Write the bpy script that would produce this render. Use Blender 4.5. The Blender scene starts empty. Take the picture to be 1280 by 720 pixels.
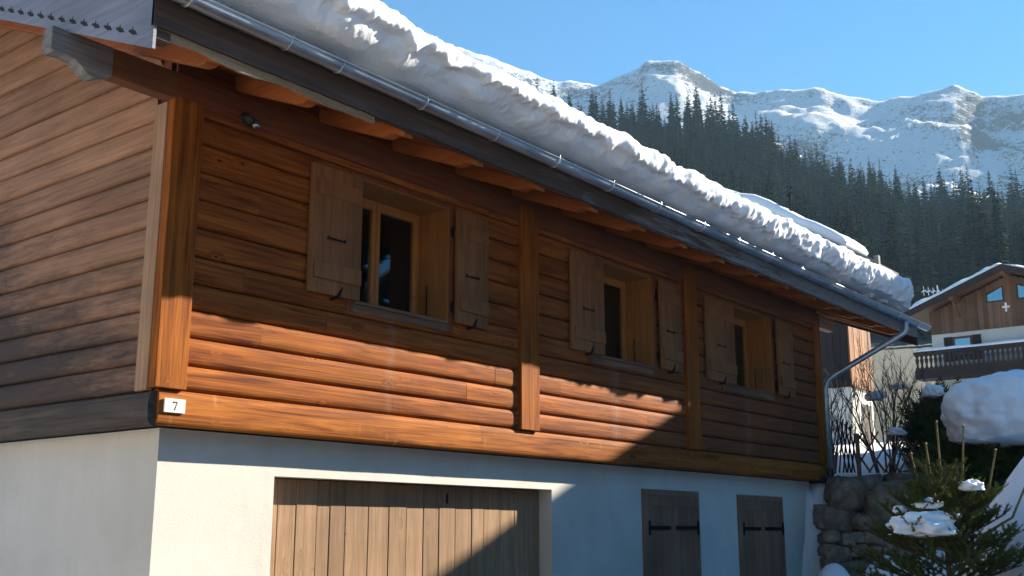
import bpy, bmesh, math, random
from mathutils import Vector, Matrix, noise
R = math.radians
random.seed(7)
sc = bpy.context.scene
COL = sc.collection

# ------------------------------------------------------------------ camera, sky, sun, exposure
CAM = Vector((-5.791, -8.812, 1.65)); HEAD = R(38.427); PITCH = R(12.623)
cd = bpy.data.cameras.new('camera'); cam = bpy.data.objects.new('camera', cd); COL.objects.link(cam)
cam.location = CAM; cam.rotation_euler = (R(90) + PITCH, 0, HEAD - R(90))
cd.sensor_width = 36; cd.lens = 36 * 1353 / 1280; cd.clip_start = .05; cd.clip_end = 20000
sc.camera = cam
SUN_EL, SUN_ROT = R(28), R(113)
S = Vector((math.cos(SUN_EL) * math.sin(SUN_ROT), math.cos(SUN_EL) * math.cos(SUN_ROT), math.sin(SUN_EL)))
wd = bpy.data.worlds.new('World'); sc.world = wd; wd.use_nodes = True
wn = wd.node_tree; sky = wn.nodes.new('ShaderNodeTexSky'); sky.sky_type = 'NISHITA'; sky.sun_disc = False
sky.sun_elevation = SUN_EL; sky.sun_rotation = SUN_ROT; sky.altitude = 1600; sky.air_density = 1.5; sky.dust_density = 0; sky.ozone_density = 9.0
hsv = wn.nodes.new('ShaderNodeHueSaturation'); hsv.inputs['Saturation'].default_value = 1.12; hsv.inputs['Hue'].default_value = .490; wn.links.new(sky.outputs[0], hsv.inputs['Color']); wn.links.new(hsv.outputs[0], wn.nodes['Background'].inputs[0]); wn.nodes['Background'].inputs[1].default_value = .058
sl = bpy.data.lights.new('sun', 'SUN'); sl.energy = 5.0; sl.angle = R(.5); sl.color = (1, .91, .75)
so = bpy.data.objects.new('sun', sl); COL.objects.link(so); so.rotation_euler = (-S).to_track_quat('-Z', 'Y').to_euler()
sc.view_settings.view_transform = 'Standard'; sc.view_settings.look = 'None'; sc.view_settings.gamma = 1
sc.view_settings.exposure = 1.66
sc.cycles.max_bounces = 8; sc.cycles.diffuse_bounces = 5; sc.cycles.transparent_max_bounces = 12

# ------------------------------------------------------------------ materials
def mat(name):
    m = bpy.data.materials.new(name); m.use_nodes = True
    nt = m.node_tree; b = nt.nodes['Principled BSDF']
    return m, nt, b
def N(nt, t, **kw):
    n = nt.nodes.new(t)
    for k, v in kw.items(): setattr(n, k, v)
    return n
def L(nt, a, b): nt.links.new(a, b)
def math_n(nt, op, a, b=None, clamp=False):
    n = N(nt, 'ShaderNodeMath', operation=op); n.use_clamp = clamp
    for i, v in enumerate((a, b)):
        if v is None: continue
        if isinstance(v, (int, float)): n.inputs[i].default_value = v
        else: L(nt, v, n.inputs[i])
    return n.outputs[0]
def mixc(nt, f, a, b, mode='MIX'):
    n = N(nt, 'ShaderNodeMix', data_type='RGBA', blend_type=mode)
    for i, v in ((0, f), (6, a), (7, b)):
        if isinstance(v, (int, float)): n.inputs[i].default_value = v
        elif isinstance(v, tuple): n.inputs[i].default_value = (*v, 1) if len(v) == 3 else v
        else: L(nt, v, n.inputs[i])
    return n.outputs[2]
def ramp(nt, f, stops):
    n = N(nt, 'ShaderNodeValToRGB'); e = n.color_ramp.elements
    while len(e) < len(stops): e.new(.5)
    for i, (p, c) in enumerate(stops):
        e[i].position = p; e[i].color = (*c, 1) if isinstance(c, tuple) else (c, c, c, 1)
    L(nt, f, n.inputs[0]); return n.outputs[0]
def ntex(nt, vec, scale, detail=5, rough=.55, dist=0):
    n = N(nt, 'ShaderNodeTexNoise'); n.inputs['Scale'].default_value = scale; n.inputs['Detail'].default_value = detail
    n.inputs['Roughness'].default_value = rough; n.inputs['Distortion'].default_value = dist
    if vec is not None: L(nt, vec, n.inputs['Vector'])
    return n.outputs['Fac']
def objco(nt): return N(nt, 'ShaderNodeTexCoord').outputs['Object']
def mapping(nt, vec, sx, sy, sz):
    n = N(nt, 'ShaderNodeMapping'); n.inputs['Scale'].default_value = (sx, sy, sz); L(nt, vec, n.inputs['Vector']); return n.outputs[0]
def bump(nt, b, h, strength, dist=.01):
    n = N(nt, 'ShaderNodeBump'); n.inputs['Strength'].default_value = strength; n.inputs['Distance'].default_value = dist
    L(nt, h, n.inputs['Height']); L(nt, n.outputs[0], b.inputs['Normal'])
def xyz(nt, vec):
    n = N(nt, 'ShaderNodeSeparateXYZ'); L(nt, vec, n.inputs[0]); return n.outputs
def simple(name, col, rough=.6, metal=0, var=.25, scale=6, bmp=.1, spec=.4):
    m, nt, b = mat(name); co = objco(nt); f = ntex(nt, co, scale)
    c = ramp(nt, f, [(.25, tuple(x * (1 - var) for x in col)), (.75, tuple(min(1, x * (1 + var)) for x in col))])
    L(nt, c, b.inputs['Base Color']); b.inputs['Roughness'].default_value = rough; b.inputs['Metallic'].default_value = metal
    b.inputs['Specular IOR Level'].default_value = spec
    if bmp: bump(nt, b, ntex(nt, co, scale * 6), bmp)
    return m
def wood(name, dark, light, axis, rough=.6, knots=.6, weather=None, spec=.35, isl=.35, bm=.35, knotcol=None, grain=1.0):
    """long grain along axis; boards differ by island; knots; optional weathering(nt, co, colour) -> colour"""
    m, nt, b = mat(name); co = objco(nt)
    s = [9, 9, 9]; s[axis] = .45; s2 = [70, 70, 70]; s2[axis] = 1.6; s3 = [3.4, 3.4, 3.4]; s3[axis] = 1.5; s3[{0: 1, 1: 0, 2: 1}[axis]] = .02
    rnd = N(nt, 'ShaderNodeNewGeometry').outputs['Random Per Island']
    off = N(nt, 'ShaderNodeVectorMath', operation='ADD'); L(nt, co, off.inputs[0])
    cmb = N(nt, 'ShaderNodeCombineXYZ')
    for i in range(3): L(nt, math_n(nt, 'MULTIPLY', rnd, 7.3 + 3.1 * i), cmb.inputs[i])
    L(nt, cmb.outputs[0], off.inputs[1]); v = off.outputs[0]
    # knots bend the grain
    vor = N(nt, 'ShaderNodeTexVoronoi', feature='F1'); L(nt, mapping(nt, v, *s3), vor.inputs['Vector']); vor.inputs['Scale'].default_value = 1
    keep = math_n(nt, 'GREATER_THAN', xyz(nt, vor.outputs['Color'])[0], 1 - knots)
    d = vor.outputs['Distance']
    kn = math_n(nt, 'MULTIPLY', ramp(nt, d, [(.02, 1.0), (.045, 0.0)]), keep)
    halo = math_n(nt, 'MULTIPLY', ramp(nt, d, [(.03, 1.0), (.2, 0.0)]), keep)
    dv = N(nt, 'ShaderNodeVectorMath', operation='ADD'); L(nt, mapping(nt, v, *s), dv.inputs[0])
    c2 = N(nt, 'ShaderNodeCombineXYZ')
    for i in range(3): L(nt, math_n(nt, 'MULTIPLY', halo, .9), c2.inputs[i])
    L(nt, c2.outputs[0], dv.inputs[1])
    g1 = ntex(nt, dv.outputs[0], 1.6, 5, .6, 1.1); g2 = ntex(nt, mapping(nt, v, *s2), 1, 3, .6)
    g = math_n(nt, 'ADD', math_n(nt, 'MULTIPLY', g1, .72), math_n(nt, 'MULTIPLY', g2, .28))
    c = ramp(nt, g, [(.32, dark), (.68, light)])
    k = math_n(nt, 'ADD', math_n(nt, 'MULTIPLY', rnd, isl), 1 - isl * .5)
    hs = N(nt, 'ShaderNodeHueSaturation'); L(nt, k, hs.inputs['Value']); L(nt, c, hs.inputs['Color']); c = hs.outputs[0]
    big = ntex(nt, mapping(nt, co, .5, .5, .8), 1.3, 3)
    c = mixc(nt, 1.0, c, ramp(nt, big, [(.3, .78), (.7, 1.15)]), 'MULTIPLY')
    kc = knotcol or tuple(x * .22 for x in dark)
    c = mixc(nt, math_n(nt, 'MULTIPLY', kn, .95), c, kc)
    if weather: c = weather(nt, co, c)
    L(nt, c, b.inputs['Base Color']); b.inputs['Roughness'].default_value = rough; b.inputs['Specular IOR Level'].default_value = spec
    bump(nt, b, math_n(nt, 'SUBTRACT', math_n(nt, 'MULTIPLY', g, grain), math_n(nt, 'MULTIPLY', kn, .5)), bm, .012)
    return m
def w_front(nt, co, c):           # silvered, greyer boards towards the far end and pale drip marks under the sills
    x, y, z = xyz(nt, co)
    n = ntex(nt, mapping(nt, co, .5, 1, 3), 1.2, 5, .6)
    far = math_n(nt, 'MULTIPLY', math_n(nt, 'SUBTRACT', math_n(nt, 'ADD', x, math_n(nt, 'MULTIPLY', n, 5)), 6.5), .12, True)
    c = mixc(nt, math_n(nt, 'MULTIPLY', far, .55), c, (.125, .06, .041))
    for xc, w in ((3.02, .10), (7.75, .16), (12.1, .2)):
        a = math_n(nt, 'ABSOLUTE', math_n(nt, 'SUBTRACT', x, xc))
        a = math_n(nt, 'SUBTRACT', 1, math_n(nt, 'DIVIDE', a, w), True)
        lo = math_n(nt, 'LESS_THAN', z, 4.12)
        a = math_n(nt, 'MULTIPLY', math_n(nt, 'MULTIPLY', a, lo), ramp(nt, ntex(nt, mapping(nt, co, 14, 1, 1.5), 1), [(.35, 0.), (.65, 1.)]))
        c = mixc(nt, math_n(nt, 'MULTIPLY', a, .38), c, (.34, .24, .17))
    return c
def scars(nt, co, c):              # pale upright checks where knots were cut through
    v = mapping(nt, co, 1.0, .01, 3.65); vor = N(nt, 'ShaderNodeTexVoronoi', feature='F1'); L(nt, v, vor.inputs['Vector']); vor.inputs['Scale'].default_value = 1.35
    p = xyz(nt, vor.outputs['Position']); q = xyz(nt, v); w = ntex(nt, co, 9, 3)
    dx = math_n(nt, 'ABSOLUTE', math_n(nt, 'ADD', math_n(nt, 'SUBTRACT', q[0], p[0]), math_n(nt, 'MULTIPLY', math_n(nt, 'SUBTRACT', w, .5), .10)))
    dz = math_n(nt, 'ABSOLUTE', math_n(nt, 'SUBTRACT', q[2], p[2]))
    f = math_n(nt, 'MULTIPLY', ramp(nt, dx, [(.004, 1.), (.03, 0.)]), ramp(nt, dz, [(.1, 1.), (.34, 0.)]))
    f = math_n(nt, 'MULTIPLY', f, ramp(nt, xyz(nt, vor.outputs['Color'])[1], [(.7, 0.), (1., .45)]))
    return mixc(nt, f, c, (.55, .32, .12))
def w_gable(nt, co, c):           # grey-black weather stain on the lower boards
    x, y, z = xyz(nt, co)
    n = ntex(nt, mapping(nt, co, 1, .55, 2.2), 1.5, 6, .65); n2 = ntex(nt, mapping(nt, co, 1, 2.5, 22), 1, 4, .7)
    t = math_n(nt, 'ADD', math_n(nt, 'SUBTRACT', 4.25, z), math_n(nt, 'MULTIPLY', math_n(nt, 'SUBTRACT', n, .5), 3.2))
    t = math_n(nt, 'ADD', t, math_n(nt, 'MULTIPLY', math_n(nt, 'SUBTRACT', y, 1.6), .38))
    t = math_n(nt, 'ADD', t, math_n(nt, 'MULTIPLY', math_n(nt, 'SUBTRACT', n2, .5), 2.0))
    f = ramp(nt, math_n(nt, 'MULTIPLY', math_n(nt, 'ADD', t, .5), .6), [(.05, 0.), (.95, 1.)])
    c = mixc(nt, math_n(nt, 'MULTIPLY', f, .9), c, (.042, .034, .032))
    return c
def w_fascia(nt, co, c):          # old dark stain gone, pale blue-grey bare wood towards the far end
    x, y, z = xyz(nt, co)
    n = ntex(nt, mapping(nt, co, .7, 1, 7), 1.3, 6, .7); n2 = ntex(nt, mapping(nt, co, 2.5, 1, 30), 1.3, 4, .7)
    t = math_n(nt, 'ADD', math_n(nt, 'MULTIPLY', math_n(nt, 'SUBTRACT', x, 7.5), .10), math_n(nt, 'MULTIPLY', math_n(nt, 'SUBTRACT', n, .5), 2.6))
    t = math_n(nt, 'ADD', t, math_n(nt, 'MULTIPLY', math_n(nt, 'SUBTRACT', n2, .5), 1.2))
    f = ramp(nt, math_n(nt, 'ADD', t, .42), [(.3, 0.), (.75, 1.)])
    return mixc(nt, f, c, (.2, .2, .21))


M = {}
M['log_front'] = wood('log_front', (.092, .0175, .0072), (.42, .130, .022), 0, .68, .85, w_front, spec=.08, isl=.35, bm=.45)
M['beam_front'] = wood('beam_front', (.118, .0265, .008), (.47, .158, .027), 0, .68, .8, scars, spec=.08, isl=.2, bm=.45)
M['post_front'] = wood('post_front', (.11, .0245, .006), (.39, .122, .014), 2, .65, .4, None, spec=.08, isl=.25, bm=.4)
M['log_gable'] = wood('log_gable', (.215, .105, .056), (.41, .228, .135), 1, .75, .4, w_gable, spec=.2, isl=.3, bm=.6)
M['beam_gable'] = wood('beam_gable', (.04, .032, .027), (.12, .095, .078), 1, .8, .4, None, spec=.2, isl=.2, bm=.6)
M['post_gable'] = wood('post_gable', (.26, .145, .075), (.42, .26, .155), 2, .7, .5, None, spec=.2, isl=.2, bm=.4)
M['soffit'] = wood('soffit', (.22, .058, .011), (.36, .115, .024), 1, .6, .45, None, isl=.25, bm=.2)
M['rafter'] = wood('rafter', (.22, .058, .011), (.36, .115, .024), 1, .6, .6, None, isl=.25, bm=.2)
M['plate'] = wood('plate', (.11, .027, .009), (.23, .066, .018), 0, .6, .5, None, isl=.2, bm=.3)
M['purlin'] = wood('purlin', (.10, .036, .014), (.22, .085, .03), 0, .65, .5, None, isl=.2, bm=.3)
M['greywood'] = wood('greywood', (.10, .095, .09), (.26, .245, .23), 0, .8, .4, None, isl=.2, bm=.7)
M['fascia'] = wood('fascia', (.042, .026, .018), (.12, .072, .048), 0, .65, .3, w_fascia, isl=.2, bm=.5)
M['paleedge'] = wood('paleedge', (.16, .10, .055), (.42, .31, .2), 0, .8, .4, None, isl=.4, bm=.7)
M['verge'] = wood('verge', (.14, .15, .19), (.24, .26, .32), 1, .6, .3, None, isl=.15, bm=.35)
M['shutter'] = wood('shutter', (.165, .063, .022), (.285, .126, .046), 2, .7, .35, None, spec=.25, isl=.25, bm=.3)
M['honey'] = wood('honey', (.27, .095, .018), (.43, .175, .036), 2, .5, .5, None, isl=.2, bm=.2, knotcol=(.06, .022, .01))
M['honey_x'] = wood('honey_x', (.3, .115, .03), (.46, .2, .06), 0, .5, .5, None, isl=.2, bm=.2)
M['sillwood'] = wood('sillwood', (.08, .034, .018), (.22, .12, .066), 0, .8, .3, None, isl=.5, bm=.5)
M['garage'] = wood('garage', (.215, .125, .068), (.385, .24, .138), 2, .7, .55, None, spec=.2, isl=.35, bm=.35)
M['cellar'] = wood('cellar', (.19, .096, .055), (.31, .172, .105), 2, .7, .4, None, spec=.2, isl=.25, bm=.3)
M['fence'] = wood('fence', (.13, .068, .04), (.26, .145, .088), 2, .8, .2, None, isl=.4, bm=.3)
M['darkwood'] = wood('darkwood', (.022, .014, .010), (.06, .038, .028), 2, .75, .2, None, isl=.6, bm=.3)
M['shadedwood'] = wood('shadedwood', (.010, .008, .008), (.028, .022, .021), 2, .8, .2, None, isl=.6, bm=.3)  # barn boards on the gable face, its shade mixed into the colour
M['sunlitwood'] = wood('sunlitwood', (.10, .035, .012), (.36, .14, .04), 2, .75, .3, None, isl=.9, bm=.5)  # barn boards on the sunny face, sunlight mixed into the colour
M['brownwood'] = wood('brownwood', (.10, .055, .032), (.19, .11, .065), 2, .75, .2, None, isl=.6, bm=.3)
M['iron'] = simple('iron', (.012, .012, .013), .5, .6, .3, 20)
M['blackpipe'] = simple('blackpipe', (.015, .017, .02), .4)
M['dark'] = simple('dark_room', (.10, .09, .08), .9)
M['ink'] = simple('ink', (.02, .018, .016), .8, bmp=0)
M['white'] = simple('white_enamel', (.82, .8, .74), .3, var=.04)
M['whitewood'] = simple('whitewood', (.75, .74, .7), .6)
M['cream'] = simple('cream_plaster', (.68, .55, .40), .9, var=.08)
M['curtain'] = simple('curtain', (.7, .68, .63), .9, var=.2)
M['roofing'] = simple('roofing', (.06, .055, .05), .8)
M['bark'] = simple('bark', (.075, .055, .042), .9, var=.4, scale=9)
M['twig'] = simple('twig', (.085, .065, .05), .85, var=.3, scale=9)
M['lampbody'] = simple('lampbody', (.03, .03, .032), .4)
def zinc():
    m, nt, b = mat('zinc'); co = objco(nt)
    f = ntex(nt, mapping(nt, co, 1.2, 6, 6), 1.5, 5)
    L(nt, ramp(nt, f, [(.3, (.33, .38, .43)), (.7, (.54, .60, .66))]), b.inputs['Base Color'])
    b.inputs['Metallic'].default_value = .8
    L(nt, ramp(nt, f, [(.3, .34), (.7, .55)]), b.inputs['Roughness']); bump(nt, b, ntex(nt, co, 9), .08, .01)
    return m
M['zinc'] = zinc()
def plaster():
    m, nt, b = mat('plaster'); co = objco(nt)
    f = ntex(nt, co, .9, 6, .6); x, y, z = xyz(nt, co)
    c = ramp(nt, f, [(.25, (.55, .525, .47)), (.75, (.69, .665, .605))])
    st = ntex(nt, mapping(nt, co, 5, 5, .5), 1, 4, .6)
    st = math_n(nt, 'MULTIPLY', ramp(nt, st, [(.5, 0.), (.8, 1.)]), .32)
    c = mixc(nt, st, c, (.5, .47, .42))
    sp = N(nt, 'ShaderNodeTexVoronoi'); L(nt, co, sp.inputs['Vector']); sp.inputs['Scale'].default_value = 2.2
    dot = math_n(nt, 'MULTIPLY', ramp(nt, sp.outputs['Distance'], [(.03, 1.), (.05, 0.)]), math_n(nt, 'GREATER_THAN', x, 11.5))
    c = mixc(nt, math_n(nt, 'MULTIPLY', dot, .6), c, (.2, .17, .14))
    L(nt, c, b.inputs['Base Color']); b.inputs['Roughness'].default_value = .92; b.inputs['Specular IOR Level'].default_value = .15
    h = math_n(nt, 'ADD', ntex(nt, co, 55, 3, .7), math_n(nt, 'MULTIPLY', ntex(nt, co, 9, 3), .8))
    bump(nt, b, h, .32, .008)
    return m
M['plaster'] = plaster()
def snow(name='snow', col=(.86, .87, .89), b1=.25, sc1=14):
    m, nt, b = mat(name); co = objco(nt)
    f = ntex(nt, co, 2.2, 5); L(nt, ramp(nt, f, [(.3, tuple(x * .96 for x in col)), (.7, col)]), b.inputs['Base Color'])
    b.inputs['Roughness'].default_value = .75; b.inputs['Specular IOR Level'].default_value = .25
    b.inputs['Subsurface Weight'].default_value = .35; b.inputs['Subsurface Radius'].default_value = (1, .95, .9); b.inputs['Subsurface Scale'].default_value = .03
    h = math_n(nt, 'ADD', ntex(nt, co, sc1, 6, .65), math_n(nt, 'MULTIPLY', ntex(nt, co, sc1 * 5, 3), .3))
    bump(nt, b, h, b1, .03)
    return m
M['snow'] = snow('snow', b1=.45, sc1=18); M['snow_soft'] = snow('snow_soft', (.84, .86, .89), .12, 7)
def glass():
    m, nt, b = mat('window_glass'); nt.nodes.remove(b); out = nt.nodes['Material Output']
    t = N(nt, 'ShaderNodeBsdfTransparent'); t.inputs[0].default_value = (.8, .83, .82, 1)
    g = N(nt, 'ShaderNodeBsdfGlossy'); g.inputs['Roughness'].default_value = .02
    f = N(nt, 'ShaderNodeFresnel'); f.inputs[0].default_value = 1.5; k = math_n(nt, 'MULTIPLY', f.outputs[0], 1.6, True)
    mx = N(nt, 'ShaderNodeMixShader'); L(nt, k, mx.inputs[0]); L(nt, t.outputs[0], mx.inputs[1]); L(nt, g.outputs[0], mx.inputs[2]); L(nt, mx.outputs[0], out.inputs[0])
    return m
M['glass'] = glass()
def skyglass():
    m, nt, b = mat('reflecting_glass'); b.inputs['Base Color'].default_value = (.03, .05, .08, 1); b.inputs['Roughness'].default_value = .03
    b.inputs['Specular IOR Level'].default_value = 1; b.inputs['IOR'].default_value = 2.2
    return m
M['skyglass'] = skyglass()
def foliage(name, dark, light, scale=1.2, trans=.0, rnd=True):
    m, nt, b = mat(name); co = objco(nt)
    f = ntex(nt, co, scale, 4)
    c = ramp(nt, f, [(.3, dark), (.7, light)])
    if rnd:
        oi = N(nt, 'ShaderNodeObjectInfo').outputs['Random']
        hs = N(nt, 'ShaderNodeHueSaturation'); L(nt, ramp(nt, oi, [(0., .5), (1., 1.7)]), hs.inputs['Value']); L(nt, c, hs.inputs['Color'])
        L(nt, ramp(nt, oi, [(0., .475), (1., .52)]), hs.inputs['Hue']); c = hs.outputs[0]
    L(nt, c, b.inputs['Base Color']); b.inputs['Roughness'].default_value = .9; b.inputs['Specular IOR Level'].default_value = 0
    return m
def round_normals(m):
    nt = m.node_tree; b = nt.nodes['Principled BSDF']; co = objco(nt)
    v = N(nt, 'ShaderNodeVectorMath', operation='MULTIPLY'); L(nt, co, v.inputs[0]); v.inputs[1].default_value = (1, 1, 0)
    n1 = N(nt, 'ShaderNodeVectorMath', operation='NORMALIZE'); L(nt, v.outputs[0], n1.inputs[0])
    a = N(nt, 'ShaderNodeVectorMath', operation='ADD'); L(nt, n1.outputs[0], a.inputs[0]); a.inputs[1].default_value = (0, 0, .45)
    t = N(nt, 'ShaderNodeVectorTransform'); t.vector_type = 'NORMAL'; t.convert_from = 'OBJECT'; t.convert_to = 'WORLD'; L(nt, a.outputs[0], t.inputs[0])
    g = N(nt, 'ShaderNodeNewGeometry'); k = N(nt, 'ShaderNodeVectorMath', operation='SCALE'); L(nt, g.outputs['Normal'], k.inputs[0]); k.inputs['Scale'].default_value = .55
    s_ = N(nt, 'ShaderNodeVectorMath', operation='ADD'); L(nt, t.outputs[0], s_.inputs[0]); L(nt, k.outputs[0], s_.inputs[1])
    z = N(nt, 'ShaderNodeVectorMath', operation='NORMALIZE'); L(nt, s_.outputs[0], z.inputs[0]); L(nt, z.outputs[0], b.inputs['Normal']); return m
M['conifer_far'] = foliage('conifer_far', (.018, .032, .016), (.042, .060, .026), .05, rnd=False)
M['conifer_pale'] = foliage('conifer_pale', (.032, .05, .022), (.066, .084, .034), .05, rnd=False); M['conifer_deep'] = foliage('conifer_deep', (.010, .02, .012), (.026, .040, .02), .05, rnd=False)
M['conifer'] = foliage('conifer', (.018, .032, .016), (.042, .060, .026), .5)
round_normals(M['conifer']); M['larch'] = foliage('larch', (.04, .038, .026), (.085, .078, .05), .5)
M['spruce'] = foliage('spruce', (.045, .065, .018), (.125, .15, .045), 7, rnd=False)
M['juniper'] = foliage('juniper', (.03, .052, .02), (.085, .12, .05), 3, rnd=False)
M['shoot'] = simple('shoot', (.16, .12, .05), .8, var=.3, scale=12)
def rock():
    m, nt, b = mat('rock'); co = objco(nt)
    oi = N(nt, 'ShaderNodeNewGeometry').outputs['Random Per Island']
    f = ntex(nt, co, 3.5, 8, .65, .4)
    c = ramp(nt, f, [(.25, (.06, .045, .033)), (.5, (.21, .165, .12)), (.78, (.40, .33, .25))])
    mo = ntex(nt, co, 2.1, 5); c = mixc(nt, ramp(nt, mo, [(.55, 0.), (.7, .6)]), c, (.055, .055, .026))
    L(nt, c, b.inputs['Base Color']); b.inputs['Roughness'].default_value = .9; bump(nt, b, ntex(nt, co, 12, 6, .7), .6, .03)
    return m
M['rock'] = rock()
def ground_m():
    m, nt, b = mat('snow_ground'); co = objco(nt)
    f = ntex(nt, co, .8, 6, .6); L(nt, ramp(nt, f, [(.3, (.70, .70, .70)), (.7, (.84, .85, .87))]), b.inputs['Base Color'])
    b.inputs['Roughness'].default_value = .8; bump(nt, b, ntex(nt, co, 5, 6, .6), .4, .05)
    return m
M['ground'] = ground_m(); M['asphalt'] = simple('asphalt', (.085, .075, .066), .7, var=.4, scale=2, bmp=.3)
def hill_m():
    m, nt, b = mat('forest_floor'); co = objco(nt)
    f = ntex(nt, co, .05, 6, .6); L(nt, ramp(nt, f, [(.35, (.02, .025, .014)), (.6, (.05, .05, .035)), (.8, (.10, .10, .09))]), b.inputs['Base Color'])
    b.inputs['Roughness'].default_value = .95
    return m
M['hill'] = hill_m()
def mountain_m():
    m, nt, b = mat('snowy_rock'); co = objco(nt); geo = N(nt, 'ShaderNodeNewGeometry')
    nz = xyz(nt, geo.outputs['Normal'])[2]
    f = ntex(nt, mapping(nt, co, 1, 1, 1.4), .11, 8, .74, .5); f2 = ntex(nt, mapping(nt, co, 1, 1, .35), .13, 7, .72, .8)
    big = ntex(nt, co, .0045, 4, .5)
    t = math_n(nt, 'ADD', math_n(nt, 'MULTIPLY', f, .7), math_n(nt, 'MULTIPLY', f2, .75))
    t = math_n(nt, 'ADD', t, math_n(nt, 'MULTIPLY', big, .9))
    t = math_n(nt, 'SUBTRACT', t, math_n(nt, 'MULTIPLY', nz, .75))
    rk = ramp(nt, t, [(.66, 0.), (.74, 1.)])
    c = mixc(nt, rk, (.86, .87, .90), (.085, .085, .095))
    L(nt, c, b.inputs['Base Color']); b.inputs['Roughness'].default_value = .85; b.inputs['Specular IOR Level'].default_value = .1
    bump(nt, b, math_n(nt, 'ADD', f2, f), 1.0, 6)
    return m
M['mountain'] = mountain_m()

# ------------------------------------------------------------------ mesh helpers
class MB:
    def __init__(s): s.v = []; s.f = []; s.m = []
    def add(s, vs, fs, mi=0):
        k = len(s.v); s.v += [tuple(v) for v in vs]; s.f += [tuple(i + k for i in f) for f in fs]; s.m += [mi] * len(fs); return s
    def box(s, x0, x1, y0, y1, z0, z1, mi=0):
        return s.add([(x0, y0, z0), (x1, y0, z0), (x1, y1, z0), (x0, y1, z0), (x0, y0, z1), (x1, y0, z1), (x1, y1, z1), (x0, y1, z1)],
              [(0, 3, 2, 1), (4, 5, 6, 7), (0, 1, 5, 4), (1, 2, 6, 5), (2, 3, 7, 6), (3, 0, 4, 7)], mi)
    def prism(s, poly, a, b, plane='yz', mi=0):
        """extrude a polygon (counter-clockwise or not) from a to b along the axis its plane leaves out"""
        n = len(poly)
        def P(p, t): return {'yz': (t, p[0], p[1]), 'xz': (p[0], t, p[1]), 'xy': (p[0], p[1], t)}[plane]
        vs = [P(p, a) for p in poly] + [P(p, b) for p in poly]
        return s.add(vs, [tuple(range(n - 1, -1, -1)), tuple(range(n, 2 * n))] + [(i, (i + 1) % n, (i + 1) % n + n, i + n) for i in range(n)], mi)
    def bar(s, p, q, w, h, up=(0, 0, 1), mi=0):
        p, q = Vector(p), Vector(q); d = (q - p).normalized(); r = d.cross(Vector(up))
        if r.length < 1e-4: r = d.cross(Vector((1, 0, 0)))
        r.normalize(); u = r.cross(d); vs = []
        for e in (p, q):
            for a, b in ((-1, -1), (1, -1), (1, 1), (-1, 1)): vs.append(e + r * a * w / 2 + u * b * h / 2)
        return s.add(vs, [(0, 1, 2, 3), (7, 6, 5, 4), (0, 4, 5, 1), (1, 5, 6, 2), (2, 6, 7, 3), (3, 7, 4, 0)], mi)
    def tube(s, pts, rad, n=8, mi=0, caps=True):
        pts = [Vector(p) for p in pts]; rs = rad if isinstance(rad, (list, tuple)) else [rad] * len(pts)
        vs = []; ref = None
        for i, p in enumerate(pts):
            d = (pts[min(i + 1, len(pts) - 1)] - pts[max(i - 1, 0)])
            d = d.normalized() if d.length > 1e-9 else Vector((0, 0, 1))
            if ref is None: ref = d.orthogonal().normalized()
            ref = (ref - d * ref.dot(d)); ref = ref.normalized() if ref.length > 1e-6 else d.orthogonal().normalized()
            b = d.cross(ref)
            for k in range(n):
                a = 2 * math.pi * k / n; vs.append(p + (ref * math.cos(a) + b * math.sin(a)) * rs[i])
        fs = [(i * n + k, i * n + (k + 1) % n, (i + 1) * n + (k + 1) % n, (i + 1) * n + k) for i in range(len(pts) - 1) for k in range(n)]
        if caps: fs += [tuple(range(n - 1, -1, -1)), tuple(range((len(pts) - 1) * n, len(pts) * n))]
        return s.add(vs, fs, mi)
    def build(s, name, mats, parent=None, bevel=0, smooth=False, fix=True):
        me = bpy.data.meshes.new(name); me.from_pydata(s.v, [], s.f)
        for m in (mats if isinstance(mats, list) else [mats]): me.materials.append(M[m] if isinstance(m, str) else m)
        if len(me.materials) > 1: me.polygons.foreach_set('material_index', s.m)
        if fix:
            bm = bmesh.new(); bm.from_mesh(me); bmesh.ops.recalc_face_normals(bm, faces=bm.faces); bm.to_mesh(me); bm.free()
        if smooth: me.polygons.foreach_set('use_smooth', [True] * len(me.polygons))
        o = bpy.data.objects.new(name, me); COL.objects.link(o)
        if parent: put(o, parent)
        if bevel:
            b = o.modifiers.new('bevel', 'BEVEL'); b.width = bevel; b.segments = 1; b.limit_method = 'ANGLE'; b.angle_limit = R(50)
        return o
WLOC = {}
def put(o, parent):
    """parent o, whose mesh is in world coordinates, under parent (every empty is unrotated)"""
    o.parent = parent; o.matrix_parent_inverse = Matrix.Translation(-WLOC.get(parent.name, Vector((0, 0, 0))))
def tag(o, label, cat, group=None, kind=None):
    if label: o['label'] = label
    if cat: o['category'] = cat
    if group: o['group'] = group
    if kind: o['kind'] = kind
    return o
def thing(name, loc, label, cat, group=None):
    o = bpy.data.objects.new(name, None); COL.objects.link(o); o.location = loc; o.empty_display_size = .2
    WLOC[o.name] = Vector(loc); return tag(o, label, cat, group)
def fbm(p, o=4, H=1.0): return noise.fractal(Vector(p), H, 2.0, o)
def sm(a, b, x):
    t = max(0., min(1., (x - a) / (b - a))); return t * t * (3 - 2 * t)
def lerp_tab(tab, x):
    if x <= tab[0][0]: return tab[0][1]
    for (a, u), (b, v) in zip(tab, tab[1:]):
        if x <= b: return u + (v - u) * (x - a) / (b - a)
    return tab[-1][1]

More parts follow.
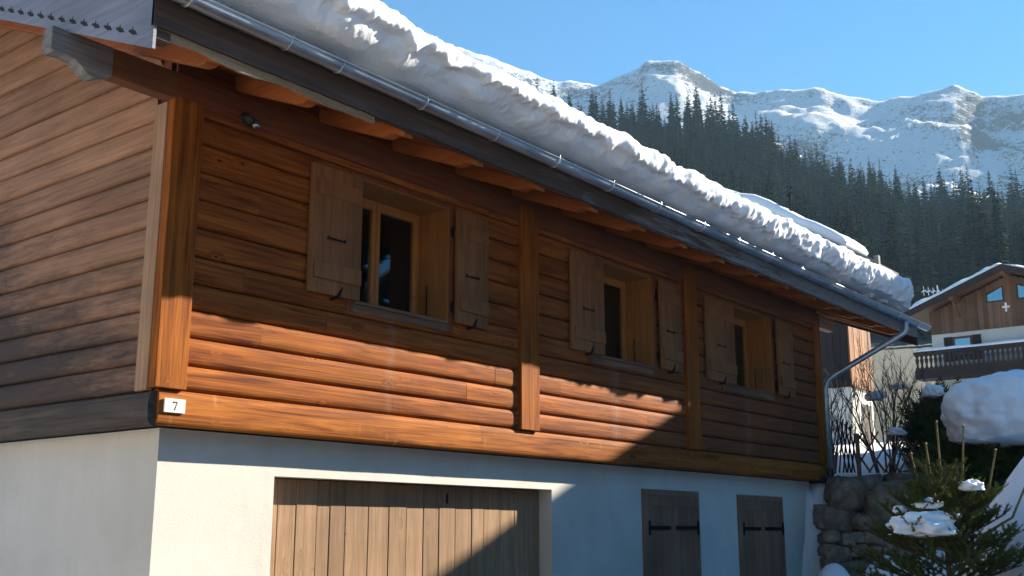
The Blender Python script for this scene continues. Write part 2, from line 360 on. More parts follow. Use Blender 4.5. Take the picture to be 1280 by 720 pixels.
# ------------------------------------------------------------------ ground
def axis(lo, d0, d1, step, hi):
    a = [d0 + i * step for i in range(int((d1 - d0) / step) + 1)]
    g = step
    while a[-1] < hi: g *= 1.35; a.append(a[-1] + g)
    g = step
    while a[0] > lo: g *= 1.35; a.insert(0, a[0] - g)
    return a
RISE = [(-1e5, 0), (16, 0), (30, 1.4), (52, 3.2), (90, 6), (200, 10), (1e5, 10)]
def terrace(x, y):
    u = (x - 15.05) * .78 + (y + .35) * .62
    return u
def ground(x, y):
    low = lerp_tab([(-1e5, 0), (7, 0), (14, .55), (30, 2.2), (60, 4.5), (1e5, 9)], x)
    hi = 2.72 + lerp_tab(RISE, x) + .35 * sm(.8, 3.5, terrace(x, y))
    t = sm(-.05, .35, terrace(x, y)) * sm(-7.5, -4.5, y)
    if y > .3 and x < 15.6: t = 0
    return low + (hi - low) * t + .05 * fbm((x * .5, y * .5, 3)) * (1 if -2 < x < 60 else 0)
xs = axis(-130, 8, 24, .25, 1700); ys = axis(-140, -9, 8, .25, 1500)
mb = MB(); vs = [(x, y, ground(x, y)) for y in ys for x in xs]; nx = len(xs)
mb.add(vs, [(j * nx + i, j * nx + i + 1, (j + 1) * nx + i + 1, (j + 1) * nx + i) for j in range(len(ys) - 1) for i in range(nx - 1)])
tag(mb.build('ground', 'ground', smooth=True, fix=False), None, None, kind='structure')
mb = MB(); lx = [-60 + i for i in range(72)]; ly = [-15, -10, -7, -3.5, .15]
mb.add([(x, y, ground(x, y) + .06) for y in ly for x in lx], [(j * 72 + i, j * 72 + i + 1, (j + 1) * 72 + i + 1, (j + 1) * 72 + i) for j in range(4) for i in range(71)])
tag(mb.build('lane', 'asphalt', fix=False), None, None, kind='structure')  # unseen surface, made wide and dark to cut light bounced off the ground

# ------------------------------------------------------------------ polar helpers for the far terrain
FWD = Vector((math.cos(HEAD), math.sin(HEAD), 0)); RGT = Vector((math.sin(HEAD), -math.cos(HEAD), 0))
def bearing(px, py, dist):
    """a point at a given horizontal distance in a given direction from the viewer's position"""
    u, v, f = px - 640, 360 - py, 1353
    F = f * math.cos(PITCH) - v * math.sin(PITCH); U = f * math.sin(PITCH) + v * math.cos(PITCH)
    h = math.hypot(F, u); return CAM + (FWD * F + RGT * u) * (dist / h) + Vector((0, 0, U * dist / h))
TOP = [(200, 20), (400, 60), (560, 112), (630, 124), (665, 114), (720, 122), (800, 126), (860, 124), (905, 142), (940, 160), (985, 184), (1010, 196), (1060, 205), (1100, 216), (1150, 232), (1200, 247), (1240, 252), (1290, 250), (1400, 250), (1700, 250)]
R0, R1 = 225, 480
def hill_pt(px, s):
    if s < 0:
        a = hill_pt(px, 0); b = bearing(px, 560, 75); b.z = 6
        return a.lerp(b, -s)
    r = R0 + (R1 - R0) * min(s, 1) + (max(s - 1, 0)) * 400
    yb = 425 + (lerp_tab(TOP, px) + 46 - 425) * min(s, 1) ** .85
    if s > 1: yb += (s - 1) * 260
    p = bearing(px, yb, r); p.z += 1.5 * fbm((p.x * .02, p.y * .02, 0)) * (1 if 0 < s < 1 else 0)
    return p
mb = MB(); cols = list(range(180, 1720, 20)); rows = [-1, -.75, -.5, -.25] + [i / 24 for i in range(25)] + [1.15, 1.4, 1.8]
vs = [hill_pt(c, s) for s in rows for c in cols]; nc = len(cols)
mb.add(vs, [(j * nc + i, j * nc + i + 1, (j + 1) * nc + i + 1, (j + 1) * nc + i) for j in range(len(rows) - 1) for i in range(nc - 1)])
tag(mb.build('hillside', 'hill', smooth=True), None, None, kind='structure')
CREST = [(150, 120), (400, 40), (520, 48), (585, 65), (620, 74), (660, 86), (700, 98), (728, 104), (748, 108), (770, 98), (798, 90), (808, 79), (820, 76), (848, 77), (862, 86), (880, 97), (900, 112), (922, 121), (945, 118), (985, 116), (1030, 115), (1070, 121), (1110, 125), (1140, 121), (1165, 114), (1195, 111), (1218, 118), (1228, 124), (1250, 123), (1282, 119), (1340, 105), (1450, 110), (1750, 150)]
mb = MB(); cols = list(range(150, 1752, 4)); rows = [i / 110 for i in range(111)] + [1.04, 1.1, 1.2, 1.35]
vs = []
for s in rows:
    for c in cols:
        r = 800 + 900 * min(s, 1) + max(s - 1, 0) * 1300
        y = 430 + (lerp_tab(CREST, c) - 430) * min(s, 1) ** .9
        if s > 1: y += (s - 1) * 420
        p = bearing(c, y, r)
        q = Vector((p.x, p.y, p.z * .6)) * 2
        k = 36 * sm(0, .3, s) * (1 - .72 * sm(.75, 1, s))
        d = 1.25 * k * (noise.ridged_multi_fractal(q * .0022, 1.0, 2.1, 6, 1.0, 2.0) - 1.1) + 9 * fbm(q * .012, 5) * (1 - .55 * sm(.9, 1, s))
        p.z += d; p += (p - CAM).normalized() * d * .8 * (1 - .9 * sm(.9, 1, s)); vs.append(p)
nc = len(cols)
mb.add(vs, [(j * nc + i, j * nc + i + 1, (j + 1) * nc + i + 1, (j + 1) * nc + i) for j in range(len(rows) - 1) for i in range(nc - 1)])
tag(mb.build('mountains', 'mountain', smooth=True), None, None, kind='structure')

# ------------------------------------------------------------------ forest
def conifer_mesh(name, seed, H, rmax, mats, bare=.06, dens=1.0, thin=1.0):
    rg = random.Random(seed); mb = MB()
    mb.tube([(0, 0, -1.5), (0, 0, H * .5), (0, 0, H * .985)], [H * .011, H * .007, H * .001], 5, 1, False)
    nw = int(58 * dens); 
    for i in range(nw):
        t = bare + (1 - bare) * (i + rg.random() * .6) / nw
        z = H * t; r = rmax * (1 - t) ** .78 * (.75 + .45 * rg.random()) * (1 if t > .15 else .75) + .1
        nb = max(4, int(9 * (1 - t * .5))); a0 = rg.random() * 6.28
        for k in range(nb):
            if rg.random() < .10: continue
            a = a0 + 6.283 * k / nb + rg.uniform(-.25, .25); rr = r * rg.uniform(.5, 1.2)
            dx, dy = math.cos(a), math.sin(a); px, py = -dy, dx; w = rr * .2 * thin + .1
            dr = rr * rg.uniform(.22, .48) * (1.1 - .6 * t)
            zz = z + rr * .05 + rg.uniform(-.3, .3) * H / 23
            P = lambda f, sd, dz: (dx * rr * f + px * w * sd, dy * rr * f + py * w * sd, zz + dz)
            vs = [P(0, 0, .1), P(.42, -1, -dr * .45 - w * .3), P(.5, 0, -dr * .25), P(.42, 1, -dr * .45 - w * .3), P(.78, -.75, -dr * .95 - w * .25), P(.85, 0, -dr * .7), P(.78, .75, -dr * .95 - w * .25), P(1.05, 0, -dr * .9)]
            mb.add(vs, [(0, 1, 2), (0, 2, 3), (1, 4, 5, 2), (2, 5, 6, 3), (4, 7, 5), (5, 7, 6)], 0)
    me = bpy.data.meshes.new(name); me.from_pydata(mb.v, [], mb.f)
    for m in mats: me.materials.append(M[m])
    me.polygons.foreach_set('material_index', mb.m)
    return me
CON = [conifer_mesh('conifer_tree', i, 23, rm, ['conifer', 'bark']) for i, rm in enumerate((3.3, 3.8, 2.9, 3.5, 3.1, 4.0))]
LAR = [conifer_mesh('larch_tree', 30 + i, 16, 3.2, ['larch', 'bark'], .12, .8, .55) for i in range(2)]
CONL = [conifer_mesh('conifer_tree', 60 + i, 23, rm, ['conifer', 'bark'], .06, .6, 1.3) for i, rm in enumerate((3.3, 3.8, 3.0))]
rg = random.Random(11); cand = []
s = 0.0
while s <= 1.0:
    r = R0 + (R1 - R0) * s; step = 4.4 * 1353 / r
    x = 560 + rg.random() * step
    while x < 1330:
        px = x + rg.uniform(-.4, .4) * step; ss = min(1, max(0, s + rg.uniform(-.012, .012)))
        b = hill_pt(px, ss); h = rg.choice((rg.uniform(.6, .95), rg.uniform(.85, 1.35))) * (1.0 + .12 * math.sin(px * .02 + s * 9))
        ytop = 663 - ((b.z + 20 * h - CAM.z) / (R0 + (R1 - R0) * ss)) * 1386 * 1.0
        cand.append((px, ss, h, ytop)); x += step * rg.uniform(.75, 1.3)
    s += .026
def roofline(px): return lerp_tab([(455, 0), (700, 132), (850, 208), (1000, 288), (1060, 315), (1100, 338), (1150, 375), (1160, 380), (1200, 360), (1255, 338), (1400, 338)], px)
vis = [c for c in cand if c[3] < roofline(c[0]) + 6 and 640 < c[0] < 1300]
hid = [c for c in cand if c not in vis and c[0] > 560]
vis.sort(key=lambda c: c[1]); solo = vis[:292]; rest = vis[292:] 
LAB = 'dark green conifer in the forest on the slope below the snowy peaks'
LAB2 = 'bare grey larch among the dark conifers low on the forest slope'
for px, ss, h, yt in solo:
    lar = px > 1080 and ss < .45 and rg.random() < .35
    me = rg.choice(LAR) if lar else rg.choice(CON)
    o = bpy.data.objects.new('larch_tree' if lar else 'conifer_tree', me); COL.objects.link(o)
    o.location = hill_pt(px, ss); o.rotation_euler = (rg.uniform(-.03, .03), rg.uniform(-.03, .03), rg.uniform(0, 6.28))
    w = h * rg.uniform(.85, 1.15); o.scale = (w, w, h)
    tag(o, LAB2 if lar else LAB, 'tree', 'bare larches on the slope' if lar else 'conifers of the mountain forest')
mb = MB()
for px, ss, h, yt in rest:
    me = rg.choice(CONL); a = rg.uniform(0, 6.28); loc = hill_pt(px, ss); w = h * rg.uniform(.85, 1.15); ca, sa = math.cos(a) * w, math.sin(a) * w
    k = len(mb.v); mb.v += [(loc.x + v.co.x * ca - v.co.y * sa, loc.y + v.co.x * sa + v.co.y * ca, loc.z + v.co.z * h) for v in me.vertices]
    mb.f += [tuple(i + k for i in p.vertices) for p in me.polygons]; tone = rg.choice((0, 0, 2, 3)); mb.m += [1 if p.material_index else tone for p in me.polygons]
print('forest: solo', len(solo), 'rest', len(rest), 'cand', len(cand))
if rest: tag(mb.build('forest', ['conifer_far', 'bark', 'conifer_pale', 'conifer_deep'], fix=False), 'dense dark conifers along the top of the forest slope', 'forest', kind='stuff')

for i in range(12):
    a = R(-34 - 4.2 * i); d = 38 + 9 * (i % 3)
    o = bpy.data.objects.new('conifer_tree', CON[i % 6]); COL.objects.link(o); o.location = (3 + d * math.cos(a), d * math.sin(a), -.2); o.rotation_euler = (0, 0, i * 1.7); k = 1 + .12 * math.sin(i * 2.3); o.scale = (k, k, k)
    tag(o, 'tall conifer in the row across the lane that the window panes mirror', 'tree', 'conifers across the lane')
# ================================================================== the chalet
H = thing('timber_chalet', (0, 0, 0), 'timber chalet with white plaster base, three shuttered windows and the number 7 at its corner', 'house')
LEN = 15.5; DEP = 9.0; YP = .2; ZB = 2.6; PIT = .405
def roofz(y): return 6.28 + PIT * min(y, 2 * 4.5 - y)      # underside of the sheathing
# plaster base with the garage opening
GX0, GX1, GZ = 1.60, 6.45, 2.2
mb = MB()
mb.box(.2, GX0, YP, .75, -.3, ZB); mb.box(GX0, GX1, YP, .75, GZ, ZB); mb.box(GX1, LEN - .1, YP, .75, -.3, ZB)
mb.box(.2, .6, .75, DEP, -.3, ZB); mb.box(LEN - .5, LEN - .1, .75, DEP, -.3, ZB); mb.box(.6, LEN - .5, DEP - .4, DEP, -.3, ZB)
mb.box(.62, LEN - .52, .77, DEP - .42, ZB - .25, ZB - .05)
mb.build('plaster_base', 'plaster', H)
# garage door: vertical boards in two leaves
rg = random.Random(3); gd = MB(); x = GX0 + .004
k = 0
while x < GX1 - .02:
    w = min(rg.uniform(.19, .36), GX1 - x - .004); yo = rg.uniform(-.004, .004)
    gd.box(x + .003, x + w - .003, .41 + yo, .45, .02, GZ - .012); x += w; k += 1
g = gd.build('garage_door', 'garage', H, bevel=.006)
mb = MB().box(GX0 + .01, GX1 - .01, .452, .5, 0, GZ - .005); mb.build('door_backing', 'dark', g)
mb = MB().box(4.50, 4.53, .395, .405, 1.98, 2.10); mb.build('door_latch', 'iron', g)
# cellar shutters
for x0, x1, zt in ((8.78, 10.55, 2.28), (11.96, 13.80, 2.27)):
    mb = MB(); fr = .16; mb.box(x0, x0 + fr, YP - .03, YP + .02, -.2, zt); mb.box(x1 - .07, x1, YP - .03, YP + .02, -.2, zt); mb.box(x0 + fr, x1 - .07, YP - .03, YP + .02, zt - .1, zt)
    mid = (x0 + fr + x1 - .07) / 2; n = 4
    for a, b in ((x0 + fr, mid), (mid, x1 - .07)):
        for i in range(n):
            p = a + (b - a) * i / n; q = a + (b - a) * (i + 1) / n
            mb.box(p + .003, q - .003, YP - .022, YP + .02, -.2, zt - .26)
        mb.box(a + .004, b - .004, YP - .027, YP + .015, zt - .255, zt - .105)
    c = mb.build('cellar_shutter', 'cellar', H, bevel=.004)
    for a, b, e in ((x0 + fr + .02, mid - .12, x0 + fr), (mid + .06, x1 - .05, x1 - .07)):
        hb = MB().box(a, b, YP - .04, YP - .023, zt - .62, zt - .56); hb.box(e - .012, e + .03, YP - .046, YP - .02, zt - .70, zt - .48)
        hb.build('strap_hinge', 'iron', c)
# timber storey: backing shell with window openings
WIN = [dict(x0=2.40, x1=3.97, sl=(1.685, 2.415), sr=(4.05, 4.70)), dict(x0=7.15, x1=8.85, sl=(6.55, 7.35), sr=(8.97, 9.66)), dict(x0=11.25, x1=13.17, sl=(10.52, 11.52), sr=(13.28, 14.05))]
WZ0, WZ1 = 4.17, 5.60
def walls(mb, x0, x1, y0, y1, z0, z1, holes):
    gx = sorted({x0, x1, *[h for a in holes for h in a[:2]]}); gz = sorted({z0, z1, *[h for a in holes for h in a[2:]]})
    for a, b in zip(gx, gx[1:]):
        for c, d in zip(gz, gz[1:]):
            if not any(h[0] <= a and b <= h[1] and h[2] <= c and d <= h[3] for h in holes): mb.box(a, b, y0, y1, c, d)
mb = MB(); walls(mb, .05, LEN - .05, .03, .52, ZB + .02, 6.15, [(w['x0'] - .03, w['x1'] + .03, WZ0 - .03, WZ1 + .03) for w in WIN])
mb.prism([(.52, ZB + .02), (.52, 6.3), (4.5, 7.75), (DEP - .05, 6.15), (DEP - .05, ZB + .02)], .05, .3)
mb.prism([(.52, ZB + .02), (.52, 6.3), (4.5, 7.75), (DEP - .05, 6.15), (DEP - .05, ZB + .02)], LEN - .3, LEN - .05)
mb.box(.3, LEN - .3, DEP - .3, DEP - .05, ZB + .02, 6.1); mb.box(.31, LEN - .31, 2.6, 2.7, ZB + .03, 7.0)
mb.build('inner_wall', 'dark', H)
LEV = [2.94, 3.185, 3.46, 3.728, 3.99, 4.266, 4.555, 4.845, 5.13, 5.42, 5.70, 5.96, 6.2]
def prof(f, amp=.044):
    return amp * (max(0., 1 - abs(2 * f - 1) ** 4.6)) ** .62
def board(mb, a, b, z0, z1, zl, zh, ax, jit=0., jr=None):
    """one length of rounded siding between a and b along the wall, cut to zl..zh of the row z0..z1"""
    fs = [0, .02, .05, .1, .2, .35, .5, .65, .8, .9, .95, .98, 1]; pts = []
    for f in fs:
        z = z0 + (z1 - z0) * f
        if zl - 1e-6 <= z <= zh + 1e-6: pts.append((z, prof(f) * (1.5 if ax else 1)))
    if pts[0][0] > zl + 1e-4: pts.insert(0, (zl, prof((zl - z0) / (z1 - z0))))
    if pts[-1][0] < zh - 1e-4: pts.append((zh, prof((zh - z0) / (z1 - z0))))
    seg = max(1, int((b - a) / .35)); n = len(pts); vs = []
    for i in range(seg + 1):
        t = a + (b - a) * i / seg
        for z, o in pts:
            o2 = -(o + jit) - .004 * fbm((t * .9, z * 3, ax * 9), 2); z2 = z + .0025 * fbm((t * .7, z0 * 5, 2), 2)
            vs.append((t, o2, z2) if ax == 0 else (o2, t, z2))
    k = len(vs)
    for t in (a, b):
        for z in (pts[0][0], pts[-1][0]): vs.append((t, .028, z) if ax == 0 else (.028, t, z))
    fs = [(i * n + j, (i + 1) * n + j, (i + 1) * n + j + 1, i * n + j + 1) for i in range(seg) for j in range(n - 1)]
    fs += [tuple([k] + list(range(n)) + [k + 1]), tuple([k + 3] + [seg * n + j for j in range(n - 1, -1, -1)] + [k + 2])]
    fs += [tuple([i * n for i in range(seg, -1, -1)] + [k, k + 2]), tuple([i * n + n - 1 for i in range(seg + 1)] + [k + 3, k + 1])]
    mb.add(vs, fs)
CZ0, CZ1 = 4.03, 5.66      # outer casing
mb = MB(); rg = random.Random(5)
fixed = {2: [1.15], 3: [2.02], 4: [.9], 7: [1.05], 10: [1.38]}
for r, (z0, z1) in enumerate(zip(LEV, LEV[1:])):
    cuts = sorted(fixed.get(r, []) + [rg.uniform(3, 15) for _ in range(4)]); runs = [.27] + [c for c in cuts if .6 < c < 15] + [15.2]
    g = .009
    for a, b in zip(runs, runs[1:]):
        if b - a < .3: continue
        a += .0015; b -= .0015; jit = rg.uniform(-.003, .003); spans = [(a, b)]
        if z1 > CZ0 and z0 < CZ1:
            for w in WIN:
                h0, h1 = w['x0'] - .115, w['x1'] + .115; ns = []
                for p, q in spans:
                    if q <= h0 or p >= h1: ns.append((p, q)); continue
                    if p < h0: ns.append((p, h0))
                    if q > h1: ns.append((h1, q))
                    m0, m1 = max(p, h0), min(q, h1)
                    if m1 - m0 > .02:
                        if z0 < CZ0 - .02: board(mb, m0, m1, z0 + g / 2, z1 - g / 2, z0 + g / 2, CZ0, 0, jit)
                        if z1 > CZ1 + .02: board(mb, m0, m1, z0 + g / 2, z1 - g / 2, CZ1, z1 - g / 2, 0, jit)
                spans = ns
        for p, q in spans:
            if q - p > .03: board(mb, p, q, z0 + g / 2, z1 - g / 2, z0 + g / 2, z1 - g / 2, 0, jit)
mb.build('log_wall', 'log_front', H, smooth=False)
mb = MB(); board(mb, -.0, 4.62, ZB, 2.935, ZB, 2.935, 0, .018); board(mb, 4.624, 10.9, ZB, 2.935, ZB, 2.935, 0, .016); board(mb, 10.904, LEN, ZB, 2.935, ZB, 2.935, 0, .018)
mb.build('sill_beam', 'beam_front', H)
# gable
mb = MB(); rg = random.Random(8); z = 2.92; lv = [2.92, 3.19, 3.445, 3.70, 3.97, 4.245, 4.53, 4.82, 5.08, 5.36, 5.64, 5.915, 6.2]
while lv[-1] < 8.1: lv.append(lv[-1] + .28)
fx = {0: [2.2], 4: [1.02], 7: [2.6], 5: [2.95]}
for r, (z0, z1) in enumerate(zip(lv, lv[1:])):
    y1 = DEP - .1; y0 = .235
    if z1 > 6.2: y0 = max(.235, (z0 - 6.28) / PIT + .01); y1 = DEP - y0
    if y1 - y0 < .4: break
    cuts = fx.get(r, []) + [rg.uniform(3, 8)]
    runs = [y0] + [c for c in sorted(cuts) if y0 + .3 < c < y1 - .3] + [y1]
    for a, b in zip(runs, runs[1:]): board(mb, a + .0015, b - .0015, z0 + .002, z1 - .002, z0 + .002, z1 - .002, 1, rg.uniform(-.003, .003))
mb.build('gable_wall', 'log_gable', H)
mb = MB(); board(mb, -.02, DEP - .1, ZB - .01, 2.915, ZB - .01, 2.915, 1, .02); mb.build('sill_beam', 'beam_gable', H)
# corner posts and wall posts
mb = MB().box(-.075, .27, -.085, .03, 2.94, 5.80); mb.build('corner_post', 'post_front', H, bevel=.006)
mb = MB().box(-.085, -.02, .0305, .235, 2.92, 5.765); mb.build('corner_post', 'post_gable', H, bevel=.006)
for a, b in ((5.40, 5.80), (9.83, 10.24)):
    MB().box(a, b, -.095, .02, 2.938, 6.0).build('wall_post', 'post_front', H, bevel=.006)
MB().box(15.2, LEN, -.07, .03, 2.94, 6.0).build('corner_post', 'post_front', H, bevel=.006)
# wall plate under the rafters, with carved end beyond the gable
PL0, PL1 = 5.77, 6.05
MB().box(-.03, LEN + .02, -.075, .09, PL0, PL1).build('wall_plate', 'plate', H, bevel=.006)
carve = [(-.031, PL0), (-.75, PL0), (-.80, PL0 - .01), (-.86, PL0 - .05), (-.93, PL0 - .075), (-1.0, PL0 - .06), (-1.06, PL0 - .01), (-1.13, PL0 + .035), (-1.22, PL0 + .05), (-1.33, PL0 + .04), (-1.36, PL0 + .06), (-1.36, PL1 - .003), (-.031, PL1 - .003)]
MB().prism(carve[:2] + [(-.75, PL1 - .003), (-.031, PL1 - .003)], -.072, .085, 'xz').build('purlin', 'purlin', H, bevel=.006)
MB().prism([(-.7505, PL0)] + carve[2:-1] + [(-.7505, PL1 - .003)], -.074, .087, 'xz').build('purlin_end', 'greywood', H, bevel=.006)
MB().box(LEN + .021, LEN + .75, -.072, .085, PL0, PL1).build('purlin', 'paleedge', H, bevel=.006)  # sunlight on this beam end is put into its pale wood
# roof: sheathing, rafters, boards at the eave
X0, X1, YE = -1.2, 17.45, -1.43
mb = MB(); ridge = 4.5; bw = .14; y = YE + .03
while y < ridge:
    y2 = min(y + bw, ridge)
    mb.prism([(y + .003, roofz(y)), (y2 - .003, roofz(y2)), (y2 - .003, roofz(y2) + .03), (y + .003, roofz(y) + .03)], X0 + .04, X1 - .04); y += bw
mb.build('roof_sheathing', M['soffit'], H)
mb = MB(); t0, t1 = .034, .10
ya, yb = YE + .036, 2 * ridge - (YE + .036)
mb.prism([(ya, roofz(ya) + t0), (ridge, roofz(ridge) + t0), (yb, roofz(ya) + t0), (yb, roofz(ya) + t1), (ridge, roofz(ridge) + t1), (ya, roofz(ya) + t1)], X0 + .03, X1 - .035)
mb.build('roof', 'roofing', H)
rg = random.Random(2)
for i in range(16):
    x = -.5 + 1.152 * i; w = .13; h = .165
    if x > 17: break
    p = [(4.4, roofz(4.4) - .003), (4.4, roofz(4.4) - h), (-.98, roofz(-.98) - h), (-1.06, roofz(-1.06) - h + .004), (-1.13, roofz(-1.13) - h + .03), (-1.17, roofz(-1.17) - h + .062), (-1.27, roofz(-1.27) - h + .07), (-1.36, roofz(-1.36) - h + .062), (-1.36, roofz(-1.36) - .003)]
    MB().prism(p, x, x + w).build('rafter', 'rafter', H, bevel=.005)
# closing boards between rafters above the plate
mb = MB(); 
for i in range(15):
    xa, xb = -.5 + 1.152 * i + .134, -.5 + 1.152 * (i + 1) - .004
    if xb > LEN: xb = LEN
    if xb > xa: mb.box(max(xa, -.03), xb, -.03, .0, PL1 + .002, roofz(0) - .004)
mb.box(-.025, .27, .0915, .235, 5.77, 6.29); mb.build('closing_board', 'plate', H)
# front fascia with ragged lower edge
def strip(name, x0, x1, y0, y1, zt, zb, rag, seed, m, step=.04):
    mb = MB(); n = int((x1 - x0) / step); vs = []; fs = []
    for i in range(n + 1):
        x = x0 + (x1 - x0) * i / n; b = zb + rag * (fbm((x * 1.7, seed, 0), 3) + .5 * fbm((x * 9, seed, 5), 2))
        b2 = b + .004
        vs += [(x, y0, zt), (x, y0, b), (x, y1, b2), (x, y1, zt)]
    for i in range(n):
        a, c = i * 4, i * 4 + 4
        for j in range(4): fs.append((a + j, a + (j + 1) % 4, c + (j + 1) % 4, c + j))
    fs += [(3, 2, 1, 0), (n * 4, n * 4 + 1, n * 4 + 2, n * 4 + 3)]
    mb.add(vs, fs); return mb.build(name, m, H)
strip('fascia_board', X0 - .01, 4.9, YE - .002, YE + .033, 6.0, 5.69, .012, 3, 'fascia')
strip('fascia_board', 4.905, 11.2, YE - .004, YE + .031, 6.0, 5.685, .010, 5, 'fascia')
strip('fascia_board', 11.205, X1 + .01, YE - .002, YE + .033, 6.0, 5.675, .006, 8, 'fascia')
strip('eave_batten', X0 + .04, 1.35, YE + .036, YE + .075, 5.74, 5.625, .026, 12, 'paleedge', .03)
strip('eave_batten', 1.37, X1 - .02, YE + .036, YE + .06, 5.72, 5.672, .004, 15, 'fascia', .08)
MB().box(X0 + .03, X0 + .19, YE + .035, YE + .16, 5.60, 5.70).build('eave_block', 'fascia', H, bevel=.01)
# verge boards: left one grey with a row of cut notches
def verge(x0, x1, m, name):
    mb = MB(); zt, zb = .34, -.215
    ya, yb = YE - .0, ridge
    for sgn in (0, 1):
        f = (lambda y: y) if sgn == 0 else (lambda y: 2 * ridge - y)
        mb.prism([(f(ya), roofz(ya) + zb), (f(yb), roofz(yb) + zb), (f(yb), roofz(yb) + zt), (f(ya), roofz(ya) + zt)], x0, x1)
    return mb.build(name, m, H, bevel=.004)
vb = verge(X0 - .01, X0 + .025, 'verge', 'verge_board')
mb = MB(); y = YE + .30
while y < 4.3:                                   # notches: flat dark sheets painting the shade inside fretted cuts
    z = roofz(y) - .125; x = X0 - .0125
    pl = [(-.055, 0), (-.03, .028), (-.008, .026), (.0, .052), (.012, .026), (.032, .03), (.05, .012), (.02, .004), (0, -.006), (-.03, .0)]
    mb.prism([(y + a * 1.35, z + b * 1.35 + PIT * a * 1.35) for a, b in pl], x, x + .001); y += .2
mb.build('fretwork_shade', 'ink', vb)
verge(X1 - .03, X1 + .005, 'darkwood', 'verge_board')
# windows
def window(w, i):
    x0, x1 = w['x0'], w['x1']; yf = .44
    mb = MB(); e = .11; yo, yi = -.052, .10
    mb.box(x0 - e, x0 - .012, yo, .02, CZ0 + .002, CZ1); mb.box(x1 + .012, x1 + e, yo, .02, CZ0 + .002, CZ1); mb.box(x0 - .0115, x1 + .0115, yo + .003, .02, WZ1 + .012, CZ1)
    root = mb.build('window', 'plate', H, bevel=.004)
    mb = MB(); t = .022
    mb.box(x1, x1 + t, -.045, yf + .06, WZ0, WZ1); mb.box(x0 - t, x0, -.045, yf + .06, WZ0, WZ1); mb.box(x0, x1, -.043, yf + .06, WZ1, WZ1 + t)
    mb.build('reveal', 'honey', root)
    mb = MB(); mb.box(x0 - .0115, x1 + .0115, -.060, yf + .02, WZ0 - .045, WZ0); mb.box(x0 - .0115, x1 + .0115, -.048, .02, CZ0, WZ0 - .0455)
    mb.build('window_sill', 'sillwood', root, bevel=.006)
    mb = MB(); f = .05; mid = (x0 + x1) / 2
    mb.box(x0 + .001, x0 + f, yf, yf + .06, WZ0 + .001, WZ1 - .001); mb.box(x1 - f, x1 - .001, yf, yf + .06, WZ0 + .001, WZ1 - .001); mb.box(x0 + f, x1 - f, yf, yf + .06, WZ1 - f, WZ1 - .001); mb.box(x0 + f, x1 - f, yf, yf + .06, WZ0 + .001, WZ0 + .045)
    mb.build('window_frame', 'honey', root, bevel=.005)
    for a, b in ((x0 + f + .004, mid - .004), (mid + .004, x1 - f - .004)):
        c, d = WZ0 + .05, WZ1 - f - .005; s = .065; mb = MB()
        mb.box(a, a + s, yf - .012, yf + .05, c, d); mb.box(b - s, b, yf - .012, yf + .05, c, d); mb.box(a + s, b - s, yf - .01, yf + .05, d - s, d); mb.box(a + s, b - s, yf - .01, yf + .05, c, c + s)
        mb.build('casement', 'honey', root, bevel=.005)
        MB().box(a + s - .004, b - s + .004, yf + .018, yf + .026, c + s - .004, d - s + .004).build('pane', 'glass', root)
    # curtain hanging behind the panes
    mb = MB(); n = 60; vs = []
    ca, cb = (mid + .12, x1 - .02) if i == 0 else (x0 + .3, x1 - .02)
    for k in range(n + 1):
        x = ca + (cb - ca) * k / n; y = yf + .16 + .028 * math.sin(k * 1.25) + .015 * fbm((k * .3, i, 0), 2)
        vs += [(x, y, WZ0 - .1), (x, y, WZ1 + .1)]
    mb.add(vs, [(2 * k, 2 * k + 2, 2 * k + 3, 2 * k + 1) for k in range(n)]); mb.build('curtain', 'curtain', root, smooth=True, fix=False)
    # stay bar hooked on the reveal
    MB().bar((x1 - .006, .30, WZ0 + .02), (x1 - .006, .30, WZ0 + .48), .012, .012).build('stay_bar', 'iron', root)
